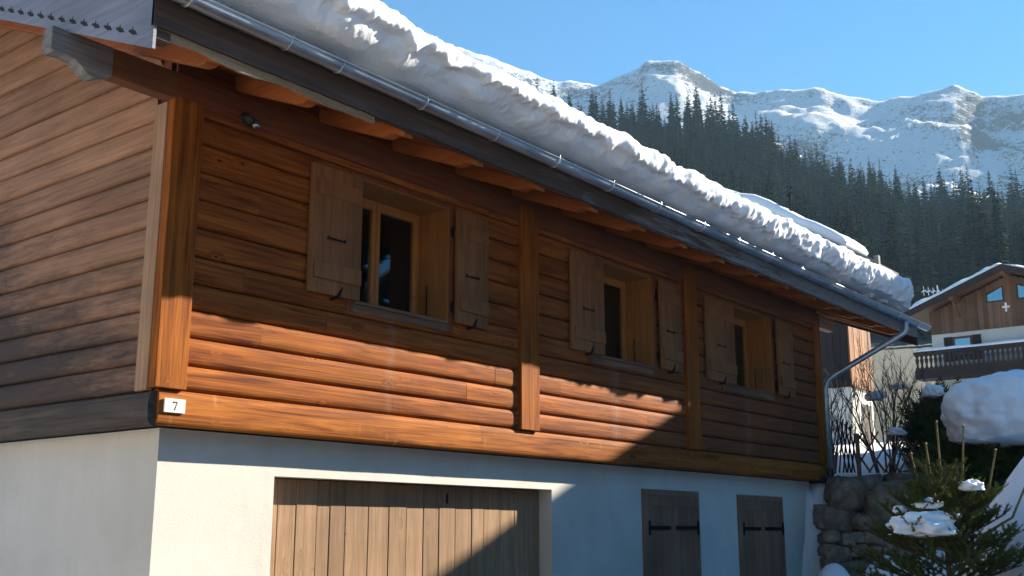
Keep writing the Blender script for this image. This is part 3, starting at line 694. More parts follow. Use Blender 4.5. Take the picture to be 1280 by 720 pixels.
def shutter(a, b, left, tilt):
    """open shutter folded back on the wall, inner face out: boards, two ledges, pull handle, hinges"""
    z0, z1 = 4.15, 5.59; T = .042; w = b - a
    ya = -.062 - (0 if left else tilt[0]); yb = -.062 - (tilt[0] if left else 0)
    hx = b if left else a
    def yy(x): return ya + (yb - ya) * (x - a) / w
    mb = MB(); n = 5; ed = [a, a + .17 * w, a + .38 * w, a + .6 * w, a + .82 * w, b]
    def slab(mb, p, q, zl, zh, d0, d1):
        mb.add([(p, yy(p) - d0, zl), (q, yy(q) - d0, zl), (q, yy(q) - d1, zl), (p, yy(p) - d1, zl), (p, yy(p) - d0, zh), (q, yy(q) - d0, zh), (q, yy(q) - d1, zh), (p, yy(p) - d1, zh)],
               [(0, 3, 2, 1), (4, 5, 6, 7), (0, 1, 5, 4), (1, 2, 6, 5), (2, 3, 7, 6), (3, 0, 4, 7)])
    for p, q in zip(ed, ed[1:]): slab(mb, p + .0008, q - .0008, z0, z1, 0, T)
    s = mb.build('shutter', 'shutter', H, bevel=.003)
    for l0, l1, th in ((z0 + .16, z0 + .34, .028), (z1 - .34, z1 - .16, .012)):
        mb = MB(); slab(mb, a + .06, b - .012, l0, l1, T + .001, T + th); mb.build('ledge', 'shutter', s, bevel=.004)
    c = (a + b) / 2 - (.0 if left else .02); h = z0 + .62
    pts = [(c - .12, yy(c - .12) - T, h + .012), (c - .105, yy(c) - T - .03, h), (c + .105, yy(c) - T - .03, h), (c + .12, yy(c + .12) - T, h + .012)]
    mb = MB().tube(pts, .011, 6); mb.tube([(c - .12, yy(c - .12) - T - .004, h + .03), (c - .12, yy(c - .12) - T - .004, h - .01)], .013, 6); mb.tube([(c + .12, yy(c + .12) - T - .004, h + .03), (c + .12, yy(c + .12) - T - .004, h - .01)], .013, 6)
    mb.build('handle', 'iron', s)
    mb = MB(); q = (a + b) / 2 + (.06 if left else .03)
    mb.tube([(q - .05, -.03, z0 - .03), (q - .03, yy(q) - T - .012, z0 - .015), (q, yy(q) - T - .018, z0 + .03), (q + .035, yy(q) - T - .02, z0 + .10)], [.016, .02, .018, .008], 6)
    mb.build('shutter_hook', 'iron', s)
    mb = MB(); e = .04
    for z in (z0 + .2, z1 - .28):
        hxx = hx - .012 if not left else hx + .012
        mb.tube([(hxx, -.062, z - .07), (hxx, -.062, z + .07)], .016, 6); mb.box(min(hxx, hxx + (.05 if not left else -.05)) - .03, hxx + .02, -.058, -.053, z - .05, z + .05)
    mb.build('hinge', 'iron', s)
for i, w in enumerate(WIN):
    window(w, i); shutter(*w['sl'], True, (.03,)); shutter(*w['sr'], False, (.03,))
# zinc gutter
YG, ZG, RG = -1.565, 5.985, .085
def gz(x): return ZG - .004 * x
mb = MB(); n = 12; xs_ = [X0 - .03 + i * .5 for i in range(int((17.75 - X0) / .5) + 1)] + [17.72]; vs = []; 
for x in xs_:
    for rr in (RG, RG - .004):
        for k in range(n + 1):
            a = math.pi * (1 + k / n); vs.append((x, YG + rr * math.cos(a), gz(x) + rr * math.sin(a)))
m_ = n + 1; fs = []
for i in range(len(xs_) - 1):
    a, b = i * 2 * m_, (i + 1) * 2 * m_
    for k in range(n): fs += [(a + k, b + k, b + k + 1, a + k + 1), (a + m_ + k, a + m_ + k + 1, b + m_ + k + 1, b + m_ + k)]
mb.add(vs, fs)
for x in (xs_[0], xs_[-1]):
    mb.prism([(YG + (RG - .002) * math.cos(math.pi * (1 + k / n)), gz(x) + (RG - .002) * math.sin(math.pi * (1 + k / n))) for k in range(n + 1)], x - .003, x + .003)
mb.tube([(xs_[0], YG - RG - .004, gz(xs_[0]) + .002), (xs_[-1], YG - RG - .004, gz(xs_[-1]) + .002)], .011, 8)
gut = mb.build('gutter', 'zinc', H, smooth=True, fix=False)
for x in (-1.0, .055, .687, 1.842, 3.013, 4.143, 5.317, 6.477, 7.7, 8.778, 9.929, 11.085, 12.344, 13.459, 14.626, 15.8, 16.95):
    mb = MB(); pts = []
    for k in range(15):
        a = math.pi * (.98 + 1.04 * k / 14); pts.append((x, YG + (RG + .006) * math.cos(a), gz(x) + (RG + .006) * math.sin(a)))
    mb.tube([(x, YG - RG - .012, gz(x) + .035)] + pts + [(x, YG + RG + .012, gz(x) + .03)], .0085, 6)
    mb.build('gutter_bracket', 'zinc', gut, smooth=True)
# downpipe
ox = 16.35; P = [(ox, YG, gz(ox) - RG + .02), (ox, YG, gz(ox) - RG - .16), (ox - .02, YG + .05, gz(ox) - RG - .24), (15.68, -.27, 4.78), (15.56, -.14, 4.66), (15.52, -.10, 4.5), (15.50, -.10, 2.86)]
def smooth_path(P, n=4):
    out = [Vector(P[0])]
    for i in range(1, len(P) - 1):
        a, b, c = Vector(P[i - 1]), Vector(P[i]), Vector(P[i + 1]); d1 = min(.12, (a - b).length * .45); d2 = min(.12, (c - b).length * .45)
        p, q = b + (a - b).normalized() * d1, b + (c - b).normalized() * d2
        for k in range(n + 1):
            t = k / n; out.append(p * (1 - t) ** 2 + b * 2 * t * (1 - t) + q * t * t)
    return out + [Vector(P[-1])]
pipe = MB().tube(smooth_path(P), .062, 12).build('downpipe', 'zinc', H, smooth=True, fix=True)
for z in (4.35, 3.3):
    MB().tube([(15.515 - .0, -.10, z - .02), (15.515, -.10, z + .02)], .07, 12).build('pipe_clamp', 'zinc', pipe)
MB().tube([(15.50, -.10, 2.86), (15.50, -.10, 2.80), (15.52, -.12, 1.3)], [.085, .08, .08], 10).build('drain_pipe', 'blackpipe', H, smooth=True)
MB().box(15.1, 15.95, -.16, .18, 2.56, 2.70).build('drain_cover', 'blackpipe', H)
# number plate with its 7
pl = MB().box(.045, .272, -.082, -.066, 2.718, 2.848).build('house_number_plate', 'white', H, bevel=.003)
cx, cz, k = .158, 2.783, .086
seven = [(-.30, .5), (-.26, .5), (-.24, .45), (.32, .45), (.32, .36), (.02, -.5), (-.14, -.5), (.20, .30), (-.20, .30), (-.26, .22), (-.30, .22)]
MB().prism([(cx + a * k, cz + b * k) for a, b in seven], -.0835, -.0825, 'xz').build('number_seven', 'ink', pl)
# spotlight under the eave
lb = MB(); lb.tube([(.72, -.03, 5.83), (.74, -.10, 5.80)], .035, 10); lb.tube([(.735, -.09, 5.84), (.765, -.13, 5.80), (.80, -.17, 5.755)], [.045, .052, .05], 12)
sp = lb.build('spotlight', 'lampbody', H, smooth=True)
MB().tube([(.801, -.171, 5.754), (.83, -.205, 5.715), (.842, -.22, 5.70)], [.045, .06, .02], 12).build('lamp_lens', M['skyglass'], sp, smooth=True)

# ------------------------------------------------------------------ snow on the roof
PF = [(-1.36, 6.10), (-1.50, 6.085), (-1.60, 6.10), (-1.70, 6.14), (-1.80, 6.21), (-1.87, 6.30), (-1.895, 6.39), (-1.88, 6.465), (-1.82, 6.53), (-1.70, 6.60), (-1.5, 6.68), (-1.2, 6.80), (-.7, 7.0), (0, 7.3), (1.5, 7.9), (3, 8.5), (4.2, 8.95), (4.5, 9.0), (4.8, 8.95), (6, 8.5), (9, 7.3), (10.3, 6.75), (10.45, 6.3), (10.4, 5.9), (4.5, 8.215)]
def resample(P, seglen):
    out = []
    for i in range(len(P) - 1):
        a, b = Vector(P[i]).to_2d() if False else Vector((P[i][0], P[i][1])), Vector((P[i + 1][0], P[i + 1][1]))
        fine = seglen if (a.x < -1.0) else (.12 if a.x < 1 else .6)
        n = max(1, int((b - a).length / fine))
        for k in range(n): out.append(a.lerp(b, k / n))
    return out
pf = resample(PF, .020) + [Vector((4.5, 8.22)), Vector((1.5, 7.01))]; n = len(pf)
# smooth the profile
for _ in range(4): pf = [pf[0]] + [(pf[i - 1] + pf[i] * 2 + pf[i + 1]) / 4 if pf[i].x < -1.1 else pf[i] for i in range(1, n - 1)] + [pf[-1]]
nr = []
for i in range(n):
    d = pf[min(i + 1, n - 1)] - pf[max(i - 1, 0)]; nr.append(Vector((-d.y, d.x)).normalized() if d.length > 0 else Vector((-1, 0)))
SX0, SX1 = -1.12, 16.5; dx = .021; nxs = int((SX1 - SX0) / dx); vs = []
for i in range(nxs + 1):
    x = SX0 + (SX1 - SX0) * i / nxs
    endt = min(1., max(0., (SX1 - x) / .9)); es = math.sqrt(1 - (1 - endt) ** 2)      # rounded far end
    rough = .35 + .65 * sm(7, 13, x)
    lipb = lerp_tab([(-1, 6.42), (2, 6.36), (5, 6.30), (8, 6.24), (11, 6.18), (14, 6.14), (17, 6.12)], x)
    swell = .04 * fbm((x * .55, 1.3, 0), 3) 
    swell2 = .07 * fbm((x * 1.5, 4.3, 0), 2)
    for j in range(n):
        p = pf[j].copy(); q = nr[j]
        if p.x < -.9 and p.x > -1.9 and j < n - 3:
            e = sm(-.9, -1.3, p.x); low = 1 if p.y < 6.1 else sm(6.62, 6.25, p.y)
            k = sm(6.08, 6.16, p.y)
            d = .045 * fbm((x * 1.1, p.y * 1.6, 4), 3) * e * k + swell * e * k + swell2 * e * k * sm(6.52, 6.36, p.y)
            # a ragged lip of wind-packed snow hanging over the smoother undercut face
            xd = x + .55 * (6.5 - p.y)
            lipz = lipb + .05 * fbm((x * .9, 2, 8), 3) - .11 * max(0, fbm((xd * 3.1, 5, 1), 3)) - .07 * max(0, fbm((xd * 9, 1, 6), 2))
            d += .075 * sm(lipz - .012, lipz + .03, p.y) * sm(6.66, 6.5, p.y) - .03 * sm(6.16, 6.3, p.y)
            st = fbm((xd * 5.5, p.y * 2.2, 7), 3)
            d += .032 * st * sm(lipz, lipz + .05, p.y) * sm(6.7, 6.5, p.y)
            lum = sm(6.10, 6.18, p.y) * sm(6.7, 6.35, p.y) * rough
            d += lum * (.085 * fbm((xd * 2.6, p.y * 4, 9), 4) + .03 * fbm((xd * 8, p.y * 7, 2), 3))
            d += .008 * fbm((x * 16, p.y * 16, 3), 2) * k
            p = p + q * d
            if p.y < 6.09 and p.x < -1.6: p.y = 6.09
        base = roofz(p.x) + .105 if p.x > -1.4 else 6.05
        y_, z_ = p.x, p.y
        if es < 1:
            z_ = base + (z_ - base) * es; y_ = y_ if y_ > -1.45 else -1.45 + (y_ + 1.45) * es
        vs.append((x, y_, z_))
mb = MB(); mb.add(vs, [(i * n + j, (i + 1) * n + j, (i + 1) * n + (j + 1) % n, i * n + (j + 1) % n) for i in range(nxs) for j in range(n)])
mb.f.append(tuple(range(n))); mb.m.append(0)
tag(mb.build('roof_snow', 'snow', smooth=True, fix=True), 'thick white snow slab overhanging the zinc gutter of the timber chalet', 'snow')

# ------------------------------------------------------------------ neighbour chalet across the lane (outside the frame: it throws the shade)
EX, EY, EZ = 23.54, -4.83, 11.27; RY = EY - 8.12; RZ = EZ + 8.12 * .33
Nb = thing('neighbour_chalet', (31, -11, 0), 'tall brown neighbouring chalet across the lane, its gable shading the lane', 'house')
mb = MB(); mb.prism([(EY - 1.2, 0), (EY - 1.2, EZ + .2), (RY, RZ - .2), (2 * RY - EY + 1.2, EZ + .2), (2 * RY - EY + 1.2, 0)], EX + 1.2, EX + 15); mb.build('wall', 'brownwood', Nb)
mb = MB(); y2 = 2 * RY - EY
mb.prism([(EY, EZ - .45), (RY, RZ - .45), (y2, EZ - .45), (y2, EZ - .2), (RY, RZ - .2), (EY, EZ - .2)], EX, EX + 16.2); mb.build('roof', 'roofing', Nb)
for y in (-7.5, -11, -14.5):
    for z in (3, 6, 8.6): MB().box(EX + 1.17, EX + 1.19, y - .6, y + .6, z, z + 1.3).build('window', 'skyglass', Nb)
mb = MB(); mb.prism([(EY + .03, EZ - .19), (RY, RZ - .195), (y2 - .03, EZ - .19), (y2 + .1, EZ - .08), (y2, EZ - .02), (RY, RZ), (EY, EZ - .02), (EY + .1, EZ - .08)], EX + .02, EX + 16.2)
tag(mb.build('roof_snow', 'snow_soft'), 'snow lying on the roof of the tall brown chalet across the lane', 'snow')

LB = thing('warm_bounce_house', (-20, 4, 0), 'unseen cream house added left of the chalet to bounce warm sunlight onto its gable', 'house')  # out of view, added to throw warm light on the gable
MB().box(-26, -15, -3, 12, -.2, 7).build('wall', 'cream', LB)
MB().prism([(-27.5, 6.6), (-20.5, 9.6), (-13.8, 6.6), (-13.8, 6.9), (-20.5, 9.9), (-27.5, 6.9)], -4.2, 13.2, 'xz').build('roof', 'roofing', LB)
for y in (-.5, 4, 8.5): MB().box(-14.99, -14.97, y, y + 1.1, 3.4, 4.7).build('window', 'skyglass', LB)
mb = MB(); vs = []; na = 60
for r_, z_ in ((88, -1), (105, 9), (125, 22), (142, 36)):
    for i in range(na + 1):
        a = R(-172 + 132 * i / na); x, y = CAM.x + r_ * math.cos(a), CAM.y + r_ * math.sin(a)
        vs.append((max(-140, x), max(-148, y), z_ * (1 + .22 * fbm((x * .03, y * .03, 0), 4)) if z_ > 0 else z_))
mb.add(vs, [(j * (na + 1) + i, j * (na + 1) + i + 1, (j + 1) * (na + 1) + i + 1, (j + 1) * (na + 1) + i) for j in range(3) for i in range(na)])
tag(mb.build('hillside', 'hill', smooth=True), None, None, kind='structure')  # unseen southern slope, added to keep low bright sky off the facade
# ------------------------------------------------------------------ dark barn-like house behind the far end
BX, BY = 30.0, 4.91
B = thing('barn_house', (BX + 3, BY + 4, 4), 'dark boarded house with white plaster base behind the far end of the chalet', 'house')
mb = MB(); mb.box(BX, BX + 1.9, BY, BY + 9, 2.5, 6.41); mb.build('plaster_base', 'plaster', B)
mb = MB(); rg = random.Random(4); y = BY + .02
while y < BY + 8.8:
    w = rg.uniform(.2, .34); top = 10.95 + (min(y, 2 * (BY + 4.5) - y) - BY) * .55
    mb.box(BX - .06 - rg.random() * .02, BX + .0, y + .004, y + w - .004, 6.42, top); y += w
mb.build('board_wall', 'shadedwood', B)
mb = MB(); x = BX + .0
while x < BX + 1.8:
    w = rg.uniform(.14, .26); mb.box(x + .004, x + w - .004, BY - .05 - rg.random() * .03, BY, 6.42, 10.7); x += w
mb.build('board_wall', 'sunlitwood', B)
mb = MB(); mb.prism([(BY, 6.42), (BY, 10.7), (BY + 4.5, 13.2), (BY + 9, 10.7), (BY + 9, 6.42)], BX + .001, BX + 1.85); mb.build('inner_wall', 'darkwood', B)
MB().box(BX + .75, BX + 1.75, BY - .03, BY - .01, 3.9, 5.9).build('door', 'darkwood', B)
MB().box(BX + .6, BX + 1.9, BY - .02, BY - .005, 3.9, 6.05).build('door_surround', 'whitewood', B)
def bz(y): return 10.14 + .625 * (y - 3.2)
yr = 9.4
mb = MB(); mb.prism([(3.2, bz(3.2) - .18), (yr, bz(yr) - .18), (2 * yr - 3.2, bz(3.2) - .18), (2 * yr - 3.2, bz(3.2) + .08), (yr, bz(yr) + .08), (3.2, bz(3.2) + .08)], 28.5, 30.6); mb.build('roof', 'roofing', B)
mb = MB(); mb.prism([(3.17, bz(3.2) - .3), (yr, bz(yr) - .3), (yr, bz(yr) + .1), (3.17, bz(3.2) + .1)], 28.43, 28.495); mb.build('verge_board', 'greywood', B)
MB().box(28.44, 28.6, 3.1, 3.25, bz(3.2) - .4, bz(3.2) + .28).build('snow_stop', 'greywood', B)
MB().tube([(29.2, 6.35, bz(6.35) + .05), (29.2, 6.35, bz(6.35) + 1.12)], .05, 8).tube([(29.2, 6.35, bz(6.35) + 1.08), (29.2, 6.35, bz(6.35) + 1.22)], .09, 8).build('vent_pipe', 'iron', B)
pfB = [(4.25, .06), (4.17, .24), (4.28, .40), (4.6, .48), (5.2, .50), (5.8, .48), (6.9, .56), (7.5, .50), (8, .34), (9.4, .2)]
mb = MB(); nxb = 20; vs = []; poly = [(y, bz(y) + .085 + d) for y, d in pfB] + [(9.4, bz(9.4) + .085), (4.3, bz(4.3) + .085)]
for i in range(nxb + 1):
    x = 28.55 + 2.0 * i / nxb; e = 1 if i > 1 else (.75 if i == 0 else .92)
    for y, z in poly:
        b0 = bz(y) + .085; zz = b0 + (z - b0) * e; k = sm(b0, b0 + .3, zz)
        vs.append((x, y + k * .06 * fbm((x * .8, y, 1), 3), zz + k * .05 * fbm((x * .7, y * 1.1, 5), 3)))
nb_ = len(poly)
mb.add(vs, [(i * nb_ + j, (i + 1) * nb_ + j, (i + 1) * nb_ + (j + 1) % nb_, i * nb_ + (j + 1) % nb_) for i in range(nxb) for j in range(nb_)] + [tuple(range(nb_))])
tag(mb.build('roof_snow', 'snow_soft', smooth=True), 'smooth snow slab on the roof of the dark boarded house, seen above the long snowy eave', 'snow')

# ------------------------------------------------------------------ far house with balcony
CX = 50.0; ry, rz_ = 4.25, 14.2
Ch = thing('gabled_house', (CX + 4, ry, 5), 'brown gabled house with white middle storey, balcony and a white cross', 'house')
cs = (rz_ - 12.45) / (8.9 - ry)
def cz_(y): return rz_ - cs * abs(y - ry)
ym, yM = ry - 3.95, ry + 3.95
MB().box(CX, CX + 10, ym, yM, 4.5, 11.36).build('plaster_wall', 'plaster', Ch)
mb = MB(); y = ym - .02; rg = random.Random(6)
while y < yM:
    w = min(rg.uniform(.16, .26), yM - y + .001)
    t0_ = min(cz_(y), cz_(y + w)) - .25
    mb.box(CX - .07 - rg.random() * .012, CX - .0, y + .003, y + w - .003, 11.36 - .02, t0_); y += w
mb.build('board_gable', 'brownwood', Ch)
mb = MB(); mb.prism([(ym, 11.362), (ym, cz_(ym) - .3), (ry, rz_ - .3), (yM, cz_(yM) - .3), (yM, 11.362)], CX + .001, CX + 10); mb.build('inner_wall', 'brownwood', Ch)
mb = MB(); o = 4.75
mb.prism([(ry - o, cz_(ry - o) - .18), (ry, rz_ - .18), (ry + o, cz_(ry + o) - .18), (ry + o, cz_(ry + o) + .0), (ry, rz_), (ry - o, cz_(ry - o) + .0)], CX - 1.3, CX + 11); mb.build('roof', 'brownwood', Ch)
mb = MB()
for sg in (-1, 1): mb.prism([(ry + sg * o, cz_(ry + o) - .32), (ry + sg * .001, rz_ - .32), (ry + sg * .001, rz_ + .02), (ry + sg * o, cz_(ry + o) + .02)], CX - 1.36, CX - 1.303)
mb.build('verge_board', 'darkwood', Ch)
for yy_ in (ry, ry + 2.5, ry - 2.5):
    MB().box(CX - 1.25, CX - .09, yy_ - .12, yy_ + .12, cz_(yy_) - .46, cz_(yy_) - .185).build('purlin', 'brownwood', Ch)
    if yy_ != ry: MB().bar((CX - .09, yy_, cz_(yy_) - 1.2), (CX - .95, yy_, cz_(yy_) - .47), .1, .1).build('brace', 'brownwood', Ch)
for ya_, yb_, za, zb, zc in ((5.32, 4.62, 12.70, 13.02, 13.34), (3.88, 3.18, 12.70, 13.34, 13.02)):
    wf = MB().prism([(ya_ + .06, za - .06), (yb_ - .06, za - .06), (yb_ - .06, zc + .08), (ya_ + .06, zb + .08)], CX - .10, CX - .083).build('window', 'darkwood', Ch)
    MB().prism([(ya_, za), (yb_, za), (yb_, zc), (ya_, zb)], CX - .112, CX - .102).build('pane', 'skyglass', wf)
mb = MB().box(CX - .105, CX - .085, 4.465, 4.555, 12.10, 12.54); mb.box(CX - .1055, CX - .0845, 4.34, 4.68, 12.29, 12.38); mb.build('white_cross', 'whitewood', Ch)
wf = MB(); wf.box(CX - .06, CX - .0, 6.24, 6.34, 9.9, 11.12); wf.box(CX - .06, CX - .0, 7.08, 7.18, 9.9, 11.12); wf.box(CX - .06, CX, 6.34, 7.08, 11.02, 11.12); wf = wf.build('window', 'plate', Ch)
MB().box(CX - .03, CX - .01, 6.34, 7.08, 9.9, 11.02).build('pane', 'skyglass', wf)
for a, b in ((5.82, 6.22), (7.2, 7.6)): MB().box(CX - .05, CX - .005, a, b, 9.9, 11.14).build('shutter', 'darkwood', Ch)
bl = MB().box(CX - 1.2, CX, ym + .2, yM + .6, 9.0, 9.25).build('balcony', 'darkwood', Ch)
rail = MB().box(CX - 1.2, CX - 1.06, ym + .2, yM + .6, 10.2, 10.36); rail.box(CX - 1.2, CX - 1.1, ym + .2, yM + .6, 9.26, 9.42); rail.build('balcony_rail', 'darkwood', bl)
y = ym + .25
while y < yM + .55:
    v = [(.105, 9.43), (.105, 9.52), (.05, 9.60), (.04, 9.70), (.075, 9.84), (.095, 9.94), (.06, 10.02), (.05, 10.08), (.105, 10.14), (.105, 10.195)]
    pl_ = [(y - a, b) for a, b in v] + [(y + a, b) for a, b in reversed(v)]
    MB().prism(pl_, CX - 1.17, CX - 1.13).build('baluster', 'darkwood', bl); y += .225
def blanket(name, x0, x1, y0, y1, zf, th, label, ny=60, nx=6, mname='snow_soft', seed=0):
    mb = MB(); vs = []
    for i in range(nx + 1):
        for j in range(ny + 1):
            u, v = i / nx, j / ny; e = min(1, 9 * min(u, 1 - u) + .25) * min(1, 12 * min(v, 1 - v) + .3)
            x, y = x0 + (x1 - x0) * u, y0 + (y1 - y0) * v; vs.append((x, y, zf(y) + th * e * (1 + .25 * fbm((x, y * .8, seed), 3))))
    k = len(vs)
    for i in range(nx + 1):
        for j in range(ny + 1): vs.append((x0 + (x1 - x0) * i / nx, y0 + (y1 - y0) * j / ny, zf(y0 + (y1 - y0) * j / ny)))
    w = ny + 1; fs = [(i * w + j, i * w + j + 1, (i + 1) * w + j + 1, (i + 1) * w + j) for i in range(nx) for j in range(ny)]
    fs += [tuple(q + k for q in reversed(f)) for f in fs]
    bd = [j for j in range(ny)] + [i * w + ny for i in range(nx)] + [nx * w + j for j in range(ny, 0, -1)] + [i * w for i in range(nx, 0, -1)]
    fs += [(bd[q], bd[(q + 1) % len(bd)], bd[(q + 1) % len(bd)] + k, bd[q] + k) for q in range(len(bd))]
    mb.add(vs, fs); return tag(mb.build(name, mname, smooth=True), label, 'snow')
blanket('rail_snow', CX - 1.22, CX - 1.04, ym + .2, yM + .6, lambda y: 10.362, .13, 'thin line of snow along the balcony rail of the brown gabled house')
blanket('roof_snow', CX - 1.3, CX + 11, ry + .05, ry + o + .02, lambda y: cz_(y) + .003, .55, 'snow on the left roof slope of the brown gabled house', 40, 30)
blanket('roof_snow', CX - 1.3, CX + 11, ry - o - .02, ry - .05, lambda y: cz_(y) + .003, .32, 'snow on the right roof slope of the brown gabled house', 40, 30, seed=4)
# aerial on the far house
ax, ay, az = CX + .8, 7.95, cz_(7.95) + .1
A = MB().tube([(ax, ay, az), (ax, ay, az + 1.15)], .03, 6).build('mast', 'zinc'); A.name = 'tv_aerial'
tag(A, 'small metal television aerial standing on the snowy roof of the brown gabled house', 'aerial')
mb = MB(); mb.tube([(ax, ay - .55, az + .72), (ax, ay + .75, az + .95)], .02, 5)
for i in range(6):
    t = i / 5; y = ay - .5 + 1.2 * t; z = az + .73 + .21 * t; l = .16 + .2 * t; mb.tube([(ax - l, y, z - .12), (ax + l, y, z + .12)], .013, 4)
    mb.tube([(ax, y, z - l * .7), (ax, y, z + l * .7)], .013, 4)
o_ = mb.build('aerial_elements', 'zinc'); o_.parent = A

# ------------------------------------------------------------------ retaining wall, boulders
W = thing('retaining_wall', (15.0, -.6, .6), 'rough wall of dark boulders and flat stones at the end of the white plaster base', 'stone wall')
def stone(c, sx, sy, sz, rot, seed, name='stone'):
    bm = bmesh.new(); bmesh.ops.create_icosphere(bm, subdivisions=4, radius=1)
    for v in bm.verts:
        p = v.co.copy(); q = Vector([math.copysign(abs(a) ** .55, a) for a in p])
        q *= 1 + .22 * fbm(p * 1.0 + Vector((seed * 7, 0, 0)), 3) + .12 * fbm(p * 3.0 + Vector((0, seed * 5, 0)), 5)
        v.co = Vector((q.x * sx, q.y * sy, q.z * sz))
    bmesh.ops.rotate(bm, verts=bm.verts, cent=(0, 0, 0), matrix=Matrix.Rotation(rot, 3, 'Z') @ Matrix.Rotation(.15 * math.sin(seed * 3.1), 3, 'Y'))
    bmesh.ops.translate(bm, verts=bm.verts, vec=c)
    me = bpy.data.meshes.new(name); bm.to_mesh(me); bm.free(); me.materials.append(M['rock'])
    me.polygons.foreach_set('use_smooth', [True] * len(me.polygons))
    o = bpy.data.objects.new(name, me); COL.objects.link(o); put(o, W); return o
ra = math.atan2(-.78, .62)
def along(t, u, z): return Vector((14.95 + .62 * t + .78 * u, -.30 - .78 * t + .62 * u, z))
rg = random.Random(21); sd = 1
for z, row in ((.75, 6), (1.0, 7), (1.26, 6), (1.5, 5)):
    t = -.35
    while t < 3.4:
        l = rg.uniform(.22, .5); stone(along(t + l / 2, -.42 + rg.uniform(-.05, .05), z + rg.uniform(-.03, .03)), l * .56, .26, rg.uniform(.11, .16), ra, sd); t += l * .96; sd += 1
for t, u, z, sx, sy, sz in ((.35, .12, 2.35, .36, .3, .32), (1.15, -.02, 2.15, .52, .4, .42), (2.1, .0, 2.2, .5, .4, .42), (3.0, .0, 2.2, .5, .4, .4), (.1, .2, 1.85, .4, .3, .28), (.75, .25, 2.55, .45, .3, .16), (1.7, .2, 2.6, .5, .3, .13), (2.6, .2, 2.6, .5, .3, .13), (.75, -.12, 1.78, .4, .22, .14), (3.3, -.1, 1.7, .4, .3, .3), (1.9, -.1, 1.72, .45, .3, .2)):
    stone(along(t, u, z), sx, sy, sz, ra, sd); sd += 1

# ------------------------------------------------------------------ lattice fence
def fpt(t, z): return Vector((15.72 + .62 * t, -.62 - .78 * t, z))
F = thing('lattice_fence', fpt(.6, 2.75), 'brown criss-cross lattice fence on top of the boulder wall', 'fence')
zb_, zt_ = 2.78, 3.60; hh = zt_ - zb_
MB().box(*[c for c in (fpt(0, 0).x - .035, fpt(0, 0).x + .035, fpt(0, 0).y - .035, fpt(0, 0).y + .035)], zb_ - .1, zt_ - .04).build('post', 'fence', F, bevel=.005)
off = Vector((.78, .62, 0)) * .016; sl_ = .54
def clip(t0, dirn, tmin, tmax):
    # a lath from bottom (t0) leaning by dirn*sl_ over the height, clipped to the panel
    a, b = 0., 1.; 
    t = lambda q: t0 + dirn * sl_ * q
    for q in (0., 1.):
        pass
    lo = [0, 1]
    if dirn > 0: lo = [max(0, (tmin - t0) / sl_), min(1, (tmax - t0) / sl_)]
    else: lo = [max(0, (t0 - tmax) / sl_), min(1, (t0 - tmin) / sl_)]
    return lo if lo[1] - lo[0] > .08 else None
t = -.40
rgf = random.Random(9)
while t < 2.7:
    for dirn, sgn in ((1, 1), (-1, -1)):
        t0 = t + (0 if dirn > 0 else .02); r = clip(t0, dirn, .03, 2.45)
        if r:
            q0, q1 = r; top = rgf.uniform(-.02, .02)
            p = fpt(t0 + dirn * sl_ * q0, zb_ + hh * q0) + off * sgn; e = fpt(t0 + dirn * sl_ * q1, zb_ + hh * q1 + top) + off * sgn
            MB().bar(p, e,   .018, .085, up=(.78, .62, 0)).build('lath', 'fence', F)
    t += .30
G = thing('folded_trellis', (15.7, -.30, 2.75), 'narrow dark folded trellis between the downpipe and the lattice fence', 'trellis')
rgf = random.Random(3)
for i in range(4):
    a = Vector((15.63 + .05 * i, -.32 - .065 * i, 2.78)); d = Vector((.62, -.78, 0))
    for sg in (1, -1):
        MB().bar(a + d * (-sg * .07) + Vector((.78, .62, 0)) * .013 * sg, a + d * (sg * .07) + Vector((.78, .62, 0)) * .013 * sg + Vector((0, 0, 1.08 - .05 * i)), .03, .014, up=(.78, .62, 0)).build('lath', 'darkwood', G)

# ------------------------------------------------------------------ shrubs
def bare_shrub(loc, h, spread, seed, label, n0=9):
    rg = random.Random(seed); mb = MB()
    def grow(p, d, l, r, lev):
        pts = [p]; q = p.copy()
        k = 4
        for i in range(k):
            d = (d + Vector((rg.uniform(-.16, .16), rg.uniform(-.16, .16), rg.uniform(-.02, .12)))).normalized(); q = q + d * l / k; pts.append(q.copy())
        mb.tube(pts, [r * (1 - .55 * i / k) for i in range(k + 1)], 5 if lev < 2 else 4, 0, False)
        if lev < 3:
            for _ in range(rg.randint(3, 5)):
                i = rg.randint(1, k); a = rg.uniform(0, 6.28); s = rg.uniform(.35, .8)
                nd = (d + Vector((math.cos(a) * s, math.sin(a) * s, rg.uniform(0, .3)))).normalized()
                grow(pts[i], nd, l * rg.uniform(.38, .62), max(.004, r * .48), lev + 1)
    for i in range(n0):
        a = rg.uniform(0, 6.28); s = rg.uniform(.05, spread)
        grow(Vector(loc) + Vector((math.cos(a) * .18, math.sin(a) * .18, -.1)), Vector((math.cos(a) * s, math.sin(a) * s, 1)).normalized(), h * rg.uniform(.45, .62), .022, 0)
    return tag(mb.build('bare_shrub', 'twig', fix=False), label, 'shrub')
bare_shrub((16.6, .35, 2.9), 2.5, .55, 1, 'leafless shrub of fine pale twigs rising beside the downpipe in front of the dark house', 8)
bare_shrub((16.6, -.85, 2.9), 2.9, .5, 2, 'tall leafless shrub with dark upright stems behind the lattice fence', 10)
bare_shrub((17.1, -1.6, 3.0), 2.6, .45, 5, 'leafless shrub against the balcony of the far house', 7)
